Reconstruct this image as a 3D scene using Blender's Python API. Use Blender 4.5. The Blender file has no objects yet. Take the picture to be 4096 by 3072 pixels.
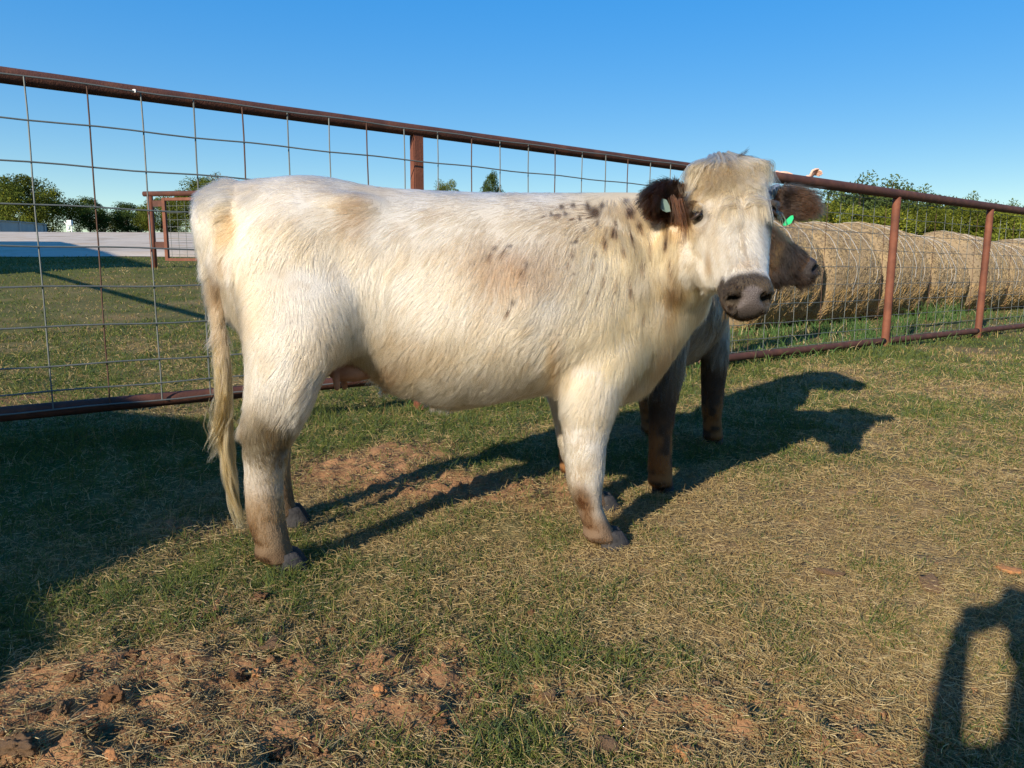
import bpy, bmesh, math, random, time
import numpy as np
from mathutils import Vector, Matrix, kdtree
T0 = time.time()
R = math.radians
S = bpy.context.scene
COL = S.collection
rng = np.random.default_rng(7)
random.seed(7)

# ------------------------------------------------------------------ camera
F, CX, CY, PITCH, ROLL, HCAM = 2954., 2048., 1536., R(8.8), -0.0055, .75
CFW = np.array([0, math.cos(PITCH), -math.sin(PITCH)])
CUP = np.array([0, math.sin(PITCH), math.cos(PITCH)])
CRT = np.array([1., 0, 0])
cd = bpy.data.cameras.new('camera')
cam = bpy.data.objects.new('camera', cd); COL.objects.link(cam)
rx = CRT - ROLL * CUP; ux = CUP + ROLL * CRT
m = Matrix(((rx[0], ux[0], -CFW[0], 0), (rx[1], ux[1], -CFW[1], 0), (rx[2], ux[2], -CFW[2], HCAM), (0, 0, 0, 1)))
cam.matrix_world = m
cd.sensor_width = 36; cd.lens = 36 * F / 4096; cd.clip_end = 4000; cd.clip_start = .05
S.camera = cam

# ------------------------------------------------------------------ sky, sun, exposure
SUN_AZ, SUN_EL = R(33.5), R(23.6)          # the light travels towards (sin, cos) of this azimuth
SD = np.array([math.sin(SUN_AZ), math.cos(SUN_AZ)]); COT = 1 / math.tan(SUN_EL)
W = bpy.data.worlds.new('World'); S.world = W; W.use_nodes = True
nt = W.node_tree; nt.nodes.clear()
sky = nt.nodes.new('ShaderNodeTexSky'); sky.sky_type = 'NISHITA'; sky.sun_disc = False
sky.sun_elevation = SUN_EL; sky.sun_rotation = math.pi + SUN_AZ
sky.air_density = 1.0; sky.dust_density = .35; sky.ozone_density = 2.2; sky.altitude = 0
bg = nt.nodes.new('ShaderNodeBackground'); bg.inputs[1].default_value = .112
wo = nt.nodes.new('ShaderNodeOutputWorld')

# the camera's rendering of a clear sky: even in brightness, deep in colour
_sp = nt.nodes.new('ShaderNodeSeparateColor'); _sp.mode = 'HSV'; _cb = nt.nodes.new('ShaderNodeCombineColor'); _cb.mode = 'HSV'
_pw = nt.nodes.new('ShaderNodeMath'); _pw.operation = 'POWER'; _pw.inputs[1].default_value = .28
_ml = nt.nodes.new('ShaderNodeMath'); _ml.operation = 'MULTIPLY'; _ml.inputs[1].default_value = 3.12
_hm = nt.nodes.new('ShaderNodeMath'); _hm.operation = 'ADD'; _hm.inputs[1].default_value = .004
_sm = nt.nodes.new('ShaderNodeMath'); _sm.operation = 'MULTIPLY'; _sm.inputs[1].default_value = 1.45; _sm.use_clamp = True
for p, q in ((sky.outputs[0], _sp.inputs[0]), (_sp.outputs[0], _hm.inputs[0]), (_sp.outputs[1], _sm.inputs[0]), (_sp.outputs[2], _pw.inputs[0]), (_pw.outputs[0], _ml.inputs[0]), (_hm.outputs[0], _cb.inputs[0]), (_sm.outputs[0], _cb.inputs[1]), (_ml.outputs[0], _cb.inputs[2]), (_cb.outputs[0], bg.inputs[0])): nt.links.new(p, q)
nt.links.new(bg.outputs[0], wo.inputs[0])
sl = bpy.data.lights.new('sun', 'SUN'); sl.energy = 5.0; sl.angle = R(.53); sl.color = (1, .90, .76)
so = bpy.data.objects.new('sun', sl); COL.objects.link(so)
so.rotation_euler = Vector((SD[0], SD[1], -math.tan(SUN_EL))).to_track_quat('-Z', 'Y').to_euler()
S.view_settings.view_transform = 'Standard'; S.view_settings.look = 'None'
S.view_settings.exposure = 0.6; S.view_settings.gamma = 1
S.render.engine = 'CYCLES'
S.cycles.max_bounces = 12; S.cycles.diffuse_bounces = 7; S.cycles.glossy_bounces = 2
S.cycles.transmission_bounces = 10; S.cycles.transparent_max_bounces = 6
S.cycles.use_denoising = True; S.cycles.denoiser = 'OPENIMAGEDENOISE'; S.cycles.denoising_input_passes = 'RGB_ALBEDO_NORMAL'; S.cycles.denoising_prefilter = 'ACCURATE'
S.render.film_transparent = False

# ------------------------------------------------------------------ pixel helpers (2212-wide pixels of the photo)
PS = 4096 / 2212.
def ray(u, v):
    x = u * PS - CX; y = CY - v * PS
    c, s = math.cos(ROLL), math.sin(ROLL)
    x, y = c * x + s * y, -s * x + c * y
    return CRT * x + CUP * y + CFW * F
CO = np.array([0, 0, HCAM])
def gnd(u, v, z=0.):
    d = ray(u, v); return CO + d * ((z - HCAM) / d[2])
def aty(u, v, Y):
    d = ray(u, v); return CO + d * (Y / d[1])
def projn(P):
    q = np.asarray(P) - CO
    zc = q @ CFW; x = q @ CRT / zc * F; y = q @ CUP / zc * F
    c, s = math.cos(ROLL), math.sin(ROLL)
    return np.stack([(c * x - s * y + CX) / PS, (CY - (s * x + c * y)) / PS], -1)

# ------------------------------------------------------------------ noise
def _h(i, seed):
    h = np.full(i.shape[:-1], (seed * 2654435761) & 0xffffffff, np.uint32)
    for k in range(i.shape[-1]):
        h = (h ^ (i[..., k].astype(np.int64) & 0xffffffff).astype(np.uint32)) * np.uint32(0x85ebca6b)
        h ^= h >> np.uint32(13); h = h * np.uint32(0xc2b2ae35); h ^= h >> np.uint32(16)
    return h.astype(np.float64) / 4294967295.
def vn(P, f, seed=1):
    P = np.asarray(P, float) * f; k = P.shape[-1]
    i = np.floor(P).astype(np.int64); t = P - i; t = t * t * (3 - 2 * t)
    out = np.zeros(P.shape[:-1])
    for c in range(2 ** k):
        o = np.array([(c >> j) & 1 for j in range(k)])
        w = np.prod(np.where(o, t, 1 - t), -1)
        out += w * _h(i + o, seed)
    return out
def fbm(P, f, seed=1, o=3):
    a, s, n = 0., 0., 1.
    for j in range(o):
        a = a + n * vn(P, f * 2 ** j, seed + j); s += n; n *= .5
    return a / s
def ss(a, b, x):
    t = np.clip((x - a) / (b - a), 0, 1); return t * t * (3 - 2 * t)

# ------------------------------------------------------------------ object helpers
def tag(o, label=None, cat=None, group=None, kind=None):
    if label: o['label'] = label
    if cat: o['category'] = cat
    if group: o['group'] = group
    if kind: o['kind'] = kind
    return o
def empty(name, loc=(0, 0, 0), rz=0):
    o = bpy.data.objects.new(name, None); o.empty_display_size = .1
    o.location = loc; o.rotation_euler = (0, 0, rz); COL.objects.link(o); return o
def link(name, me, mat=None, parent=None, smooth=False):
    o = bpy.data.objects.new(name, me); COL.objects.link(o)
    if mat is not None and len(me.materials) == 0:
        for q in (mat if isinstance(mat, (list, tuple)) else [mat]): me.materials.append(q)
    if parent is not None: o.parent = parent
    if smooth: me.shade_smooth()
    return o
def mesh(name, V, Fc):
    me = bpy.data.meshes.new(name); me.from_pydata([tuple(map(float, v)) for v in V], [], [tuple(map(int, f)) for f in Fc]); me.update(); return me
class MB:
    def __init__(s): s.v = []; s.f = []
    def add(s, V, Fc):
        n = len(s.v); s.v += [tuple(map(float, v)) for v in V]; s.f += [tuple(int(i) + n for i in f) for f in Fc]; return s
    def loft(s, rings, caps=True):
        n = len(rings[0]); V = [p for r in rings for p in r]; Fc = []
        for a in range(len(rings) - 1):
            for b in range(n):
                c = (b + 1) % n
                Fc.append((a * n + b, a * n + c, (a + 1) * n + c, (a + 1) * n + b))
        if caps:
            Fc.append(tuple(range(n - 1, -1, -1))); Fc.append(tuple((len(rings) - 1) * n + b for b in range(n)))
        return s.add(V, Fc)
    def box(s, c, h, M=None):
        V = []
        for i in (-1, 1):
            for j in (-1, 1):
                for k in (-1, 1):
                    p = np.array([i * h[0], j * h[1], k * h[2]], float)
                    if M is not None: p = np.asarray(M) @ p
                    V.append(p + np.array(c, float))
        return s.add(V, [(0, 1, 3, 2), (4, 6, 7, 5), (0, 4, 5, 1), (2, 3, 7, 6), (0, 2, 6, 4), (1, 5, 7, 3)])
    def tube(s, pts, rad, n=8, caps=True):
        pts = [np.array(p, float) for p in pts]
        if not hasattr(rad, '__len__'): rad = [rad] * len(pts)
        rings = []; up = None
        for i, p in enumerate(pts):
            d = pts[min(i + 1, len(pts) - 1)] - pts[max(i - 1, 0)]; d /= np.linalg.norm(d) + 1e-12
            if up is None:
                up = np.array([0, 0, 1.]) if abs(d[2]) < .9 else np.array([1., 0, 0])
            u = np.cross(up, d); u /= np.linalg.norm(u) + 1e-12; w = np.cross(d, u); up = w
            r = rad[i] if hasattr(rad[i], '__len__') else (rad[i], rad[i])
            rings.append([p + u * r[0] * math.cos(a) + w * r[1] * math.sin(a) for a in np.linspace(0, 2 * math.pi, n, endpoint=False)])
        return s.loft(rings, caps)
    def ell(s, c, r, M=None, nu=16, nv=10):
        V = []; c = np.array(c, float)
        rings = []
        for j in range(1, nv):
            th = math.pi * j / nv
            ring = []
            for i in range(nu):
                a = 2 * math.pi * i / nu
                p = np.array([r[0] * math.sin(th) * math.cos(a), r[1] * math.sin(th) * math.sin(a), r[2] * math.cos(th)])
                if M is not None: p = np.asarray(M) @ p
                ring.append(c + p)
            rings.append(ring)
        return s.loft(rings[::-1])
    def me(s, name): return mesh(name, s.v, s.f)
    def build(s, name, mat=None, parent=None, smooth=False): return link(name, s.me(name), mat, parent, smooth)
def fuse(mb, voxel, iters=4, factor=.5):
    """voxel-union of overlapping closed shapes into one continuous skin"""
    o = mb.build('tmp_shape')
    r = o.modifiers.new('r', 'REMESH'); r.mode = 'VOXEL'; r.voxel_size = voxel; r.adaptivity = 0
    if iters:
        q = o.modifiers.new('s', 'SMOOTH'); q.factor = factor; q.iterations = iters
    dg = bpy.context.evaluated_depsgraph_get()
    me = bpy.data.meshes.new_from_object(o.evaluated_get(dg))
    bpy.data.objects.remove(o)
    return me
def verts_np(me):
    a = np.empty(len(me.vertices) * 3, np.float32); me.vertices.foreach_get('co', a); return a.reshape(-1, 3).astype(float)
def set_verts(me, V):
    me.vertices.foreach_set('co', np.asarray(V, np.float32).ravel()); me.update()
def norms_np(me):
    a = np.empty(len(me.vertices) * 3, np.float32); me.vertex_normals.foreach_get('vector', a); return a.reshape(-1, 3).astype(float)
def set_col(me, C, name='col'):
    a = me.attributes.new(name, 'FLOAT_COLOR', 'POINT')
    a.data.foreach_set('color', np.concatenate([C, np.ones((len(C), 1))], 1).astype(np.float32).ravel())
def tris_np(me):
    me.calc_loop_triangles(); n = len(me.loop_triangles)
    a = np.empty(n * 3, np.int32); me.loop_triangles.foreach_get('vertices', a); return a.reshape(-1, 3)
def strands(name, P, rad, col, mat, parent=None, nrm=None):
    """P (n,k,3) strand points, rad (n,k), col (n,3)"""
    n, k = P.shape[:2]
    hc = bpy.data.hair_curves.new(name); hc.add_curves([k] * n)
    hc.points.foreach_set('position', P.astype(np.float32).ravel())
    a = hc.attributes.get('radius') or hc.attributes.new('radius', 'FLOAT', 'POINT')
    a.data.foreach_set('value', rad.astype(np.float32).ravel())
    a = hc.attributes.new('col', 'FLOAT_COLOR', 'CURVE')
    a.data.foreach_set('color', np.concatenate([col, np.ones((n, 1))], 1).astype(np.float32).ravel())
    if nrm is not None:
        a = hc.attributes.new('nrm', 'FLOAT_VECTOR', 'CURVE'); a.data.foreach_set('vector', nrm.astype(np.float32).ravel())
    o = bpy.data.objects.new(name, hc); COL.objects.link(o); hc.materials.append(mat)
    if parent is not None: o.parent = parent
    return o

# ------------------------------------------------------------------ materials
MATS = {}
def mat(name, col=(.5, .5, .5), rough=.8, metal=0., spec=.3):
    M = bpy.data.materials.new(name); M.use_nodes = True
    b = M.node_tree.nodes['Principled BSDF']
    b.inputs['Base Color'].default_value = (*col, 1); b.inputs['Roughness'].default_value = rough
    b.inputs['Metallic'].default_value = metal; b.inputs['Specular IOR Level'].default_value = spec
    MATS[name] = M; return M
def nodes(M): return M.node_tree.nodes, M.node_tree.links, M.node_tree.nodes['Principled BSDF']
def ramp(N, stops):
    r = N.new('ShaderNodeValToRGB'); e = r.color_ramp.elements
    while len(e) < len(stops): e.new(.5)
    for i, (p, c) in enumerate(stops): e[i].position = p; e[i].color = (*c, 1)
    return r
def noise_mat(name, stops, scale=20, rough=.85, bump=.3, bscale=None, detail=6, metal=0, spec=.2, stretch=None):
    M = mat(name, stops[0][1], rough, metal, spec); N, L, b = nodes(M)
    tc = N.new('ShaderNodeTexCoord'); src = tc.outputs['Object']
    if stretch:
        mp = N.new('ShaderNodeMapping'); mp.inputs['Scale'].default_value = stretch; L.new(src, mp.inputs[0]); src = mp.outputs[0]
    n = N.new('ShaderNodeTexNoise'); n.inputs['Scale'].default_value = scale; n.inputs['Detail'].default_value = detail; n.inputs['Roughness'].default_value = .65
    L.new(src, n.inputs['Vector'])
    r = ramp(N, stops); L.new(n.outputs['Fac'], r.inputs[0]); L.new(r.outputs[0], b.inputs['Base Color'])
    if bump:
        n2 = N.new('ShaderNodeTexNoise'); n2.inputs['Scale'].default_value = bscale or scale * 3; n2.inputs['Detail'].default_value = 5
        L.new(src, n2.inputs['Vector'])
        bp = N.new('ShaderNodeBump'); bp.inputs['Strength'].default_value = bump; bp.inputs['Distance'].default_value = .01
        L.new(n2.outputs['Fac'], bp.inputs['Height']); L.new(bp.outputs[0], b.inputs['Normal'])
    return M
def attr_mat(name, rough=.9, spec=.1, mul=None, bump=0, bscale=100):
    M = mat(name, rough=rough, spec=spec); N, L, b = nodes(M)
    a = N.new('ShaderNodeAttribute'); a.attribute_name = 'col'
    L.new(a.outputs['Color'], b.inputs['Base Color'])
    if bump:
        tc = N.new('ShaderNodeTexCoord'); n2 = N.new('ShaderNodeTexNoise'); n2.inputs['Scale'].default_value = bscale; n2.inputs['Detail'].default_value = 5
        L.new(tc.outputs['Object'], n2.inputs['Vector'])
        bp = N.new('ShaderNodeBump'); bp.inputs['Strength'].default_value = bump; bp.inputs['Distance'].default_value = .01
        L.new(n2.outputs['Fac'], bp.inputs['Height']); L.new(bp.outputs[0], b.inputs['Normal'])
    return M
def strand_mat(name, transl=.25, gloss=.06, rough=.45, body=0.):
    M = bpy.data.materials.new(name); M.use_nodes = True; N, L = M.node_tree.nodes, M.node_tree.links; N.clear()
    out = N.new('ShaderNodeOutputMaterial'); a = N.new('ShaderNodeAttribute'); a.attribute_name = 'col'
    d = N.new('ShaderNodeBsdfDiffuse'); t = N.new('ShaderNodeBsdfTranslucent'); g = N.new('ShaderNodeBsdfGlossy')
    g.inputs['Roughness'].default_value = rough
    L.new(a.outputs['Color'], d.inputs[0]); L.new(a.outputs['Color'], t.inputs[0])
    m1 = N.new('ShaderNodeMixShader'); m1.inputs[0].default_value = transl; L.new(d.outputs[0], m1.inputs[1]); L.new(t.outputs[0], m1.inputs[2])
    m2 = N.new('ShaderNodeMixShader'); m2.inputs[0].default_value = gloss; L.new(m1.outputs[0], m2.inputs[1]); L.new(g.outputs[0], m2.inputs[2])
    if body:
        an = N.new('ShaderNodeAttribute'); an.attribute_name = 'nrm'
        vt = N.new('ShaderNodeVectorTransform'); vt.vector_type = 'NORMAL'; vt.convert_from = 'OBJECT'; vt.convert_to = 'WORLD'
        L.new(an.outputs['Vector'], vt.inputs[0])
        ge = N.new('ShaderNodeNewGeometry'); mx = N.new('ShaderNodeMix'); mx.data_type = 'VECTOR'; mx.inputs[0].default_value = body
        L.new(ge.outputs['Normal'], mx.inputs[4]); L.new(vt.outputs[0], mx.inputs[5])
        nz = N.new('ShaderNodeVectorMath'); nz.operation = 'NORMALIZE'; L.new(mx.outputs[1], nz.inputs[0])
        L.new(nz.outputs[0], d.inputs['Normal'])
    L.new(m2.outputs[0], out.inputs[0])
    MATS[name] = M; return M

M_rust = noise_mat('rusty_pipe', [(.25, (.050, .022, .016)), (.5, (.085, .034, .023)), (.72, (.14, .055, .031))], 9, .75, .25, 120, spec=.3)
M_rust_post = noise_mat('rusty_post', [(.25, (.095, .035, .021)), (.5, (.155, .053, .028)), (.75, (.225, .080, .041))], 7, .7, .25, 120, spec=.3)
M_wire = noise_mat('galvanised_wire', [(.35, (.10, .112, .10)), (.6, (.17, .18, .165)), (.75, (.08, .055, .04))], 3.5, .6, 0, metal=.2)
M_wire_rust = noise_mat('rusty_wire', [(.35, (.075, .036, .024)), (.7, (.12, .075, .05))], 6, .8, 0)
M_fur = strand_mat('coat_hair', .24, .02, .5, .9)
def hair_bsdf(M):
    N, L = M.node_tree.nodes, M.node_tree.links; N.clear()
    o = N.new('ShaderNodeOutputMaterial'); a = N.new('ShaderNodeAttribute'); a.attribute_name = 'col'
    h = N.new('ShaderNodeBsdfHairPrincipled'); h.model = 'CHIANG'; h.parametrization = 'COLOR'
    h.inputs['Roughness'].default_value = .42; h.inputs['Radial Roughness'].default_value = .65; h.inputs['Coat'].default_value = 0; h.inputs['IOR'].default_value = 1.45
    for k in ('Random Roughness', 'Random Color'):
        if k in h.inputs: h.inputs[k].default_value = 0
    gm = N.new('ShaderNodeGamma'); gm.inputs[1].default_value = 1.45; vm = N.new('ShaderNodeVectorMath'); vm.operation = 'MULTIPLY'; vm.inputs[1].default_value = (.76, .715, .645)
    L.new(a.outputs['Color'], gm.inputs[0]); L.new(gm.outputs[0], vm.inputs[0]); L.new(vm.outputs[0], h.inputs['Color']); L.new(h.outputs[0], o.inputs[0])
hair_bsdf(M_fur)
M_grass = strand_mat('grass_blade', .18, .0, .5)
M_straw = strand_mat('straw_stalk', .08, .03, .5)
M_hide = attr_mat('hide', .8, .15)
M_hoof = noise_mat('hoof_horn', [(.3, (.030, .028, .028)), (.7, (.060, .056, .054))], 40, .75, .3, spec=.15)
M_eye = mat('eye_ball', (.012, .008, .006), .05, 0, .6)
M_lid = mat('eye_lid', (.035, .022, .016), .4, 0, .4)
M_green = mat('green_tag_plastic', (.03, .52, .19), .4, 0, .4)
M_pale = mat('pale_tag_plastic', (.13, .185, .155), .4, 0, .4)
M_udder = noise_mat('udder_skin', [(.3, (.36, .17, .11)), (.7, (.5, .27, .17))], 30, .7, .2)
M_skin = noise_mat('human_skin', [(.3, (.62, .36, .26)), (.7, (.74, .46, .34))], 40, .5, .1)
print('setup', time.time() - T0)
#@@SETUP_END
# ------------------------------------------------------------------ terrain
FD = np.array([math.sin(R(52.7)), math.cos(R(52.7))]); FN = np.array([-FD[1], FD[0]])      # fence direction and its far-side normal
F0 = 3.45 * np.array([-math.sin(R(37.3)), math.cos(R(37.3))])
_ty = [-400, 0, 4.6, 9, 14, 20, 40, 75, 90, 140, 400, 2000]
_tz = [0, 0, 0, .34, .76, 1.04, 2.0, 4.15, 4.62, 5.2, 6.5, 8]
def terr(x, y):
    x = np.asarray(x, float); y = np.asarray(y, float)
    z = sum(np.interp(y + d, _ty, _tz) for d in (-.8, -.4, 0, .4, .8)) / 5
    az = x / np.maximum(y, 1.)
    w = 1 - .93 * ss(.02, .33, az)
    w = np.where(y < 60, w, w + (1 - w) * ss(60, 130, y) * .5)
    return z * w
def relief(x, y):
    P = np.stack([x, y], -1)
    near = np.clip(1.4 - np.hypot(x, y - 3) / 9, 0, 1)
    z = (fbm(P, 1.3, 3, 2) - .5) * .05 + (fbm(P, 6, 5, 3) - .5) * .042
    z = z + dirt_w(x, y) * (np.abs(fbm(P, 16, 9, 3) - .5) * .12 - .015)
    return z * near
def blob(x, y, u, v, rx_, ry_, rot=0.):
    c = gnd(u, v); dx, dy = x - c[0], y - c[1]
    a, b = math.cos(rot), math.sin(rot)
    q = ((a * dx + b * dy) / rx_) ** 2 + ((-b * dx + a * dy) / ry_) ** 2
    return np.exp(-q)
def dirt_w(x, y):
    P = np.stack([x, y], -1)
    n = fbm(P, 3.3, 21, 3)
    d = .9 * blob(x, y, 170, 1600, .30, .16) + .8 * blob(x, y, 420, 1590, .22, .12) + .8 * blob(x, y, 20, 1530, .2, .1) + .6 * blob(x, y, 330, 1460, .2, .06)
    d = d + .95 * blob(x, y, 790, 1000, .42, .26, .5) + .9 * blob(x, y, 1100, 1060, .34, .24) + .5 * blob(x, y, 950, 1040, .5, .22, .4) + .6 * blob(x, y, 420, 1140, .16, .1)
    d = d + .5 * blob(x, y, 700, 1480, .3, .1) + .3 * blob(x, y, 1000, 1380, .3, .1) + .75 * blob(x, y, 30, 880, .5, .45) + .35 * blob(x, y, 1700, 1560, .25, .12)
    return np.clip((d + .42 * blob(x, y, 520, 1480, .75, .40) + .18 * blob(x, y, 1500, 1560, .8, .3)) * (.25 + 1.5 * n) * 1.1 - .1, 0, 1)
def dry_w(x, y):
    P = np.stack([x, y], -1)
    n = fbm(P, 1.7, 31, 3)
    right = ss(-.1, .5, x - .25 * y + .35) * (1 - ss(7.5, 10, np.hypot(x, y) - .6 * np.abs(x)))
    d = .30 + .22 * right + 1.5 * (n - .5)
    d = d + .35 * blob(x, y, 1950, 1050, 1., .7) + .3 * blob(x, y, 1600, 1150, .4, .3) + .3 * blob(x, y, 2100, 1230, .4, .3)
    d = d - .35 * blob(x, y, 1400, 1440, .16, .09) - .28 * blob(x, y, 1080, 1600, .3, .07) - .3 * blob(x, y, 1580, 1300, .12, .12)
    d = d - .3 * blob(x, y, 150, 1360, .35, .14) - .5 * blob(x, y, 850, 890, .5, .6) - .4 * blob(x, y, 1100, 880, .5, .6)
    t = (x - F0[0]) * FN[0] + (y - F0[1]) * FN[1]
    d = d - .45 * np.exp(-((t + .1) / .45) ** 2) - .16 * ss(0., .5, t)
    return np.clip(d, 0, 1)
def ground_z(x, y):
    x = np.asarray(x, float); y = np.asarray(y, float)
    return terr(x, y) + relief(x, y)
def graded(lo, hi, step, far_lo, far_hi, g=1.12):
    a = list(np.arange(lo, hi, step)); s, p = step, lo; L = []
    while p > far_lo: s *= g; p -= s; L.append(p)
    s, p = step, a[-1]; H = []
    while p < far_hi: s *= g; p += s; H.append(p)
    return np.array(L[::-1] + a + H)
GX, GY = graded(-2.2, 2.6, .018, -900, 900), graded(.7, 4.2, .018, -80, 2400, 1.09)
def grid_mesh(name, xs, ys, zf, lift=0.):
    X, Y = np.meshgrid(xs, ys); V = np.stack([X, Y, zf(X, Y) + lift], -1).reshape(-1, 3)
    nx, ny = len(xs), len(ys)
    i = np.arange((ny - 1) * (nx - 1)); r, c = i // (nx - 1), i % (nx - 1); a = r * nx + c
    Q = np.stack([a, a + 1, a + nx + 1, a + nx], -1)
    me = bpy.data.meshes.new(name); me.vertices.add(len(V)); me.vertices.foreach_set('co', V.astype(np.float32).ravel())
    me.loops.add(Q.size); me.loops.foreach_set('vertex_index', Q.astype(np.int32).ravel())
    me.polygons.add(len(Q)); me.polygons.foreach_set('loop_start', np.arange(0, Q.size, 4, dtype=np.int32))
    me.update(calc_edges=True); me.shade_smooth(); return me, V
me, V = grid_mesh('ground', GX, GY, ground_z)
dw, yw = dirt_w(V[:, 0], V[:, 1]), dry_w(V[:, 0], V[:, 1])
n1 = fbm(V[:, :2], 9, 41, 3)[:, None]; n2 = fbm(V[:, :2], 40, 44, 2)[:, None]
soil = np.array([.24, .128, .062]) * (.45 + .7 * n1 + .5 * n2); thatch = np.array([.20, .145, .075]) * (.6 + .7 * n2); green = np.array([.070, .085, .024]) * (.6 + .8 * n1)
c = green + (thatch - green) * np.clip(yw * 1.3, 0, 1)[:, None]
c = c + (soil - c) * np.clip(dw * 1.2 + .25 * ss(.5, .7, n1[:, 0]), 0, 1)[:, None]
farg = ss(9, 22, np.hypot(V[:, 0], V[:, 1]))[:, None]
fieldc = np.array([.105, .105, .030]) * (.7 + .6 * fbm(V[:, :2], .35, 47, 4)[:, None])
c = c + (fieldc - c) * farg
fieldy = np.array([.20, .17, .07]); fm = (ss(80, 100, V[:, 1]) * (V[:, 0] < 30))[:, None]; c = c + (fieldy - c) * fm
set_col(me, c)
M_ground = attr_mat('ground_soil', .95, .05, bump=.6, bscale=140)
tag(link('ground', me, M_ground), 'trodden paddock ground of dry grass thatch and reddish soil', 'ground', kind='structure')

# pale gravel lot rising behind the paddock
gx = np.linspace(-75, 14, 120); gy = np.concatenate([np.linspace(0, 1, 70)])
V = []
for j in gy:
    for x in gx:
        y0 = 19.2 + .55 * math.sin(x * .5) + .25 * math.sin(x * 1.7) + max(0, x + 4) * .12; y1 = 75.5 + .8 * math.sin(x * .21) - max(0, -x - 26) * .25
        V.append((x, y0 + (y1 - y0) * j ** 1.3, 0))
V = np.array(V); V[:, 2] = terr(V[:, 0], V[:, 1]) + .012 + .11 * ss(0, .05, gy.repeat(len(gx))) + .14 * (fbm(V[:, :2], .25, 51, 3) - .5) * (gy.repeat(len(gx)) > .03) * (gy.repeat(len(gx)) < .97)
Q = [(r * len(gx) + k, r * len(gx) + k + 1, (r + 1) * len(gx) + k + 1, (r + 1) * len(gx) + k) for r in range(len(gy) - 1) for k in range(len(gx) - 1)]
M_gravel = noise_mat('pale_gravel', [(.32, (.30, .235, .165)), (.5, (.50, .43, .35)), (.66, (.40, .295, .19))], .3, .95, .4, 14)
tag(link('gravel_lot', mesh('gravel_lot', V, Q), M_gravel, smooth=True), 'pale gravel lot beyond the paddock', 'gravel lot', kind='structure')

# ------------------------------------------------------------------ grass (blades too many to count)
def blades(n, r0, r1, a0, a1, seed, mode):
    g = np.random.default_rng(seed)
    r = np.exp(g.uniform(math.log(r0), math.log(r1), n)); az = g.uniform(a0, a1, n)
    x, y = r * np.sin(az), r * np.cos(az)
    P2 = np.stack([x, y], -1)
    dw, yw = dirt_w(x, y), dry_w(x, y)
    tu = fbm(P2, 9, 61, 3)                         # tuft pattern
    if mode == 'grass': keep = g.random(n) < np.clip(1.15 - 1.05 * dw, .12, 1) * np.clip(.35 + 1.5 * (tu - .25), .15, 1)
    else: keep = g.random(n) < np.clip(.35 + .8 * yw, 0, 1) * (1 - .1 * dw)
    keep &= ~((terr(x, y) > 1.03) & (x < 3) & (y > 19.6))
    x, y, r, yw, dw, tu, P2 = [q[keep] for q in (x, y, r, yw, dw, tu, P2)]; n = len(x)
    z = ground_z(x, y) - .003
    th = g.uniform(0, 2 * math.pi, n)
    lod = np.clip(r / 2.2, 1, 9)
    K = 4; t = np.linspace(0, 1, K)
    fpos = (x - F0[0]) * FN[0] + (y - F0[1]) * FN[1]
    if mode == 'grass':
        h = g.gamma(5, .0036, n) * (.5 + .95 * tu) * (1.2 - .4 * yw) * (1 + .55 * np.exp(-(fpos / .3) ** 2)) * np.clip(lod, 1, 2.2) ** .5
        lean = np.clip(g.normal(.95, .45, n), .05, 1.9)
        rad = g.uniform(.00042, .00100, n) * lod ** .97
    else:
        h = g.gamma(4, .0048, n) * np.clip(lod, 1, 2) ** .4; lean = np.clip(g.normal(1.45, .12, n), 1.0, 1.62); rad = g.uniform(.00035, .0008, n) * lod ** .8
        z = z + .004 + g.random(n) * .012
    dx, dy = np.cos(th), np.sin(th)
    ang = lean[:, None] * (.35 + .75 * t[None, :]) if mode == 'grass' else lean[:, None] + .12 * (t[None, :] - .3) * g.normal(0, 1, (n, 1))
    seg = h[:, None] / (K - 1)
    hor = np.cumsum(np.sin(ang) * seg, 1); ver = np.cumsum(np.cos(ang) * seg, 1); hor[:, :] -= hor[:, :1]; ver -= ver[:, :1]
    curl = g.normal(0, .5, n)
    P = np.empty((n, K, 3)); a2 = th[:, None] + curl[:, None] * t[None, :]
    P[..., 0] = x[:, None] + hor * np.cos(a2); P[..., 1] = y[:, None] + hor * np.sin(a2); P[..., 2] = z[:, None] + np.maximum(ver, -.004)
    rd = rad[:, None] * np.array([1., .95, .7, .25])[None, :]
    u = g.random(n); v = g.random((n, 1))
    gA, gB, gC = np.array([.098, .128, .034]), np.array([.145, .158, .040]), np.array([.085, .118, .052])
    dA, dB, dC = np.array([.37, .268, .115]), np.array([.25, .170, .072]), np.array([.43, .335, .17])
    gc = np.where(v < .4, gA, np.where(v < .72, gB, gC)) * g.uniform(.65, 1.25, (n, 1))
    dc = np.where(v < .45, dA, np.where(v < .85, dB, dC)) * g.uniform(.65, 1.2, (n, 1))
    far = ss(8, 24, r)
    pd = np.clip(.14 + .82 * yw + .25 * dw - .15 * far - 1.5 * (tu - .47), .04, .95) if mode == 'grass' else np.full(n, .97)
    col = np.where((u < pd)[:, None], dc, gc)
    return P, rd, col
AZ0, AZ1 = R(-52), R(57)
P, rd, col = blades(500000, 1.0, 8., AZ0, AZ1, 101, 'grass')
tag(strands('grass', P, rd, col, M_grass), 'short grazed grass covering the paddock', 'grass', kind='stuff'); NG = len(P)
P, rd, col = blades(225000, 1.0, 7., AZ0, AZ1, 103, 'straw')
tag(strands('dry_straw', P, rd, col, M_straw), 'dry straw and thatch lying in the short grass', 'straw', kind='stuff'); NG += len(P)
P, rd, col = blades(130000, 7.5, 30., AZ0, AZ1, 105, 'grass')
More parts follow.
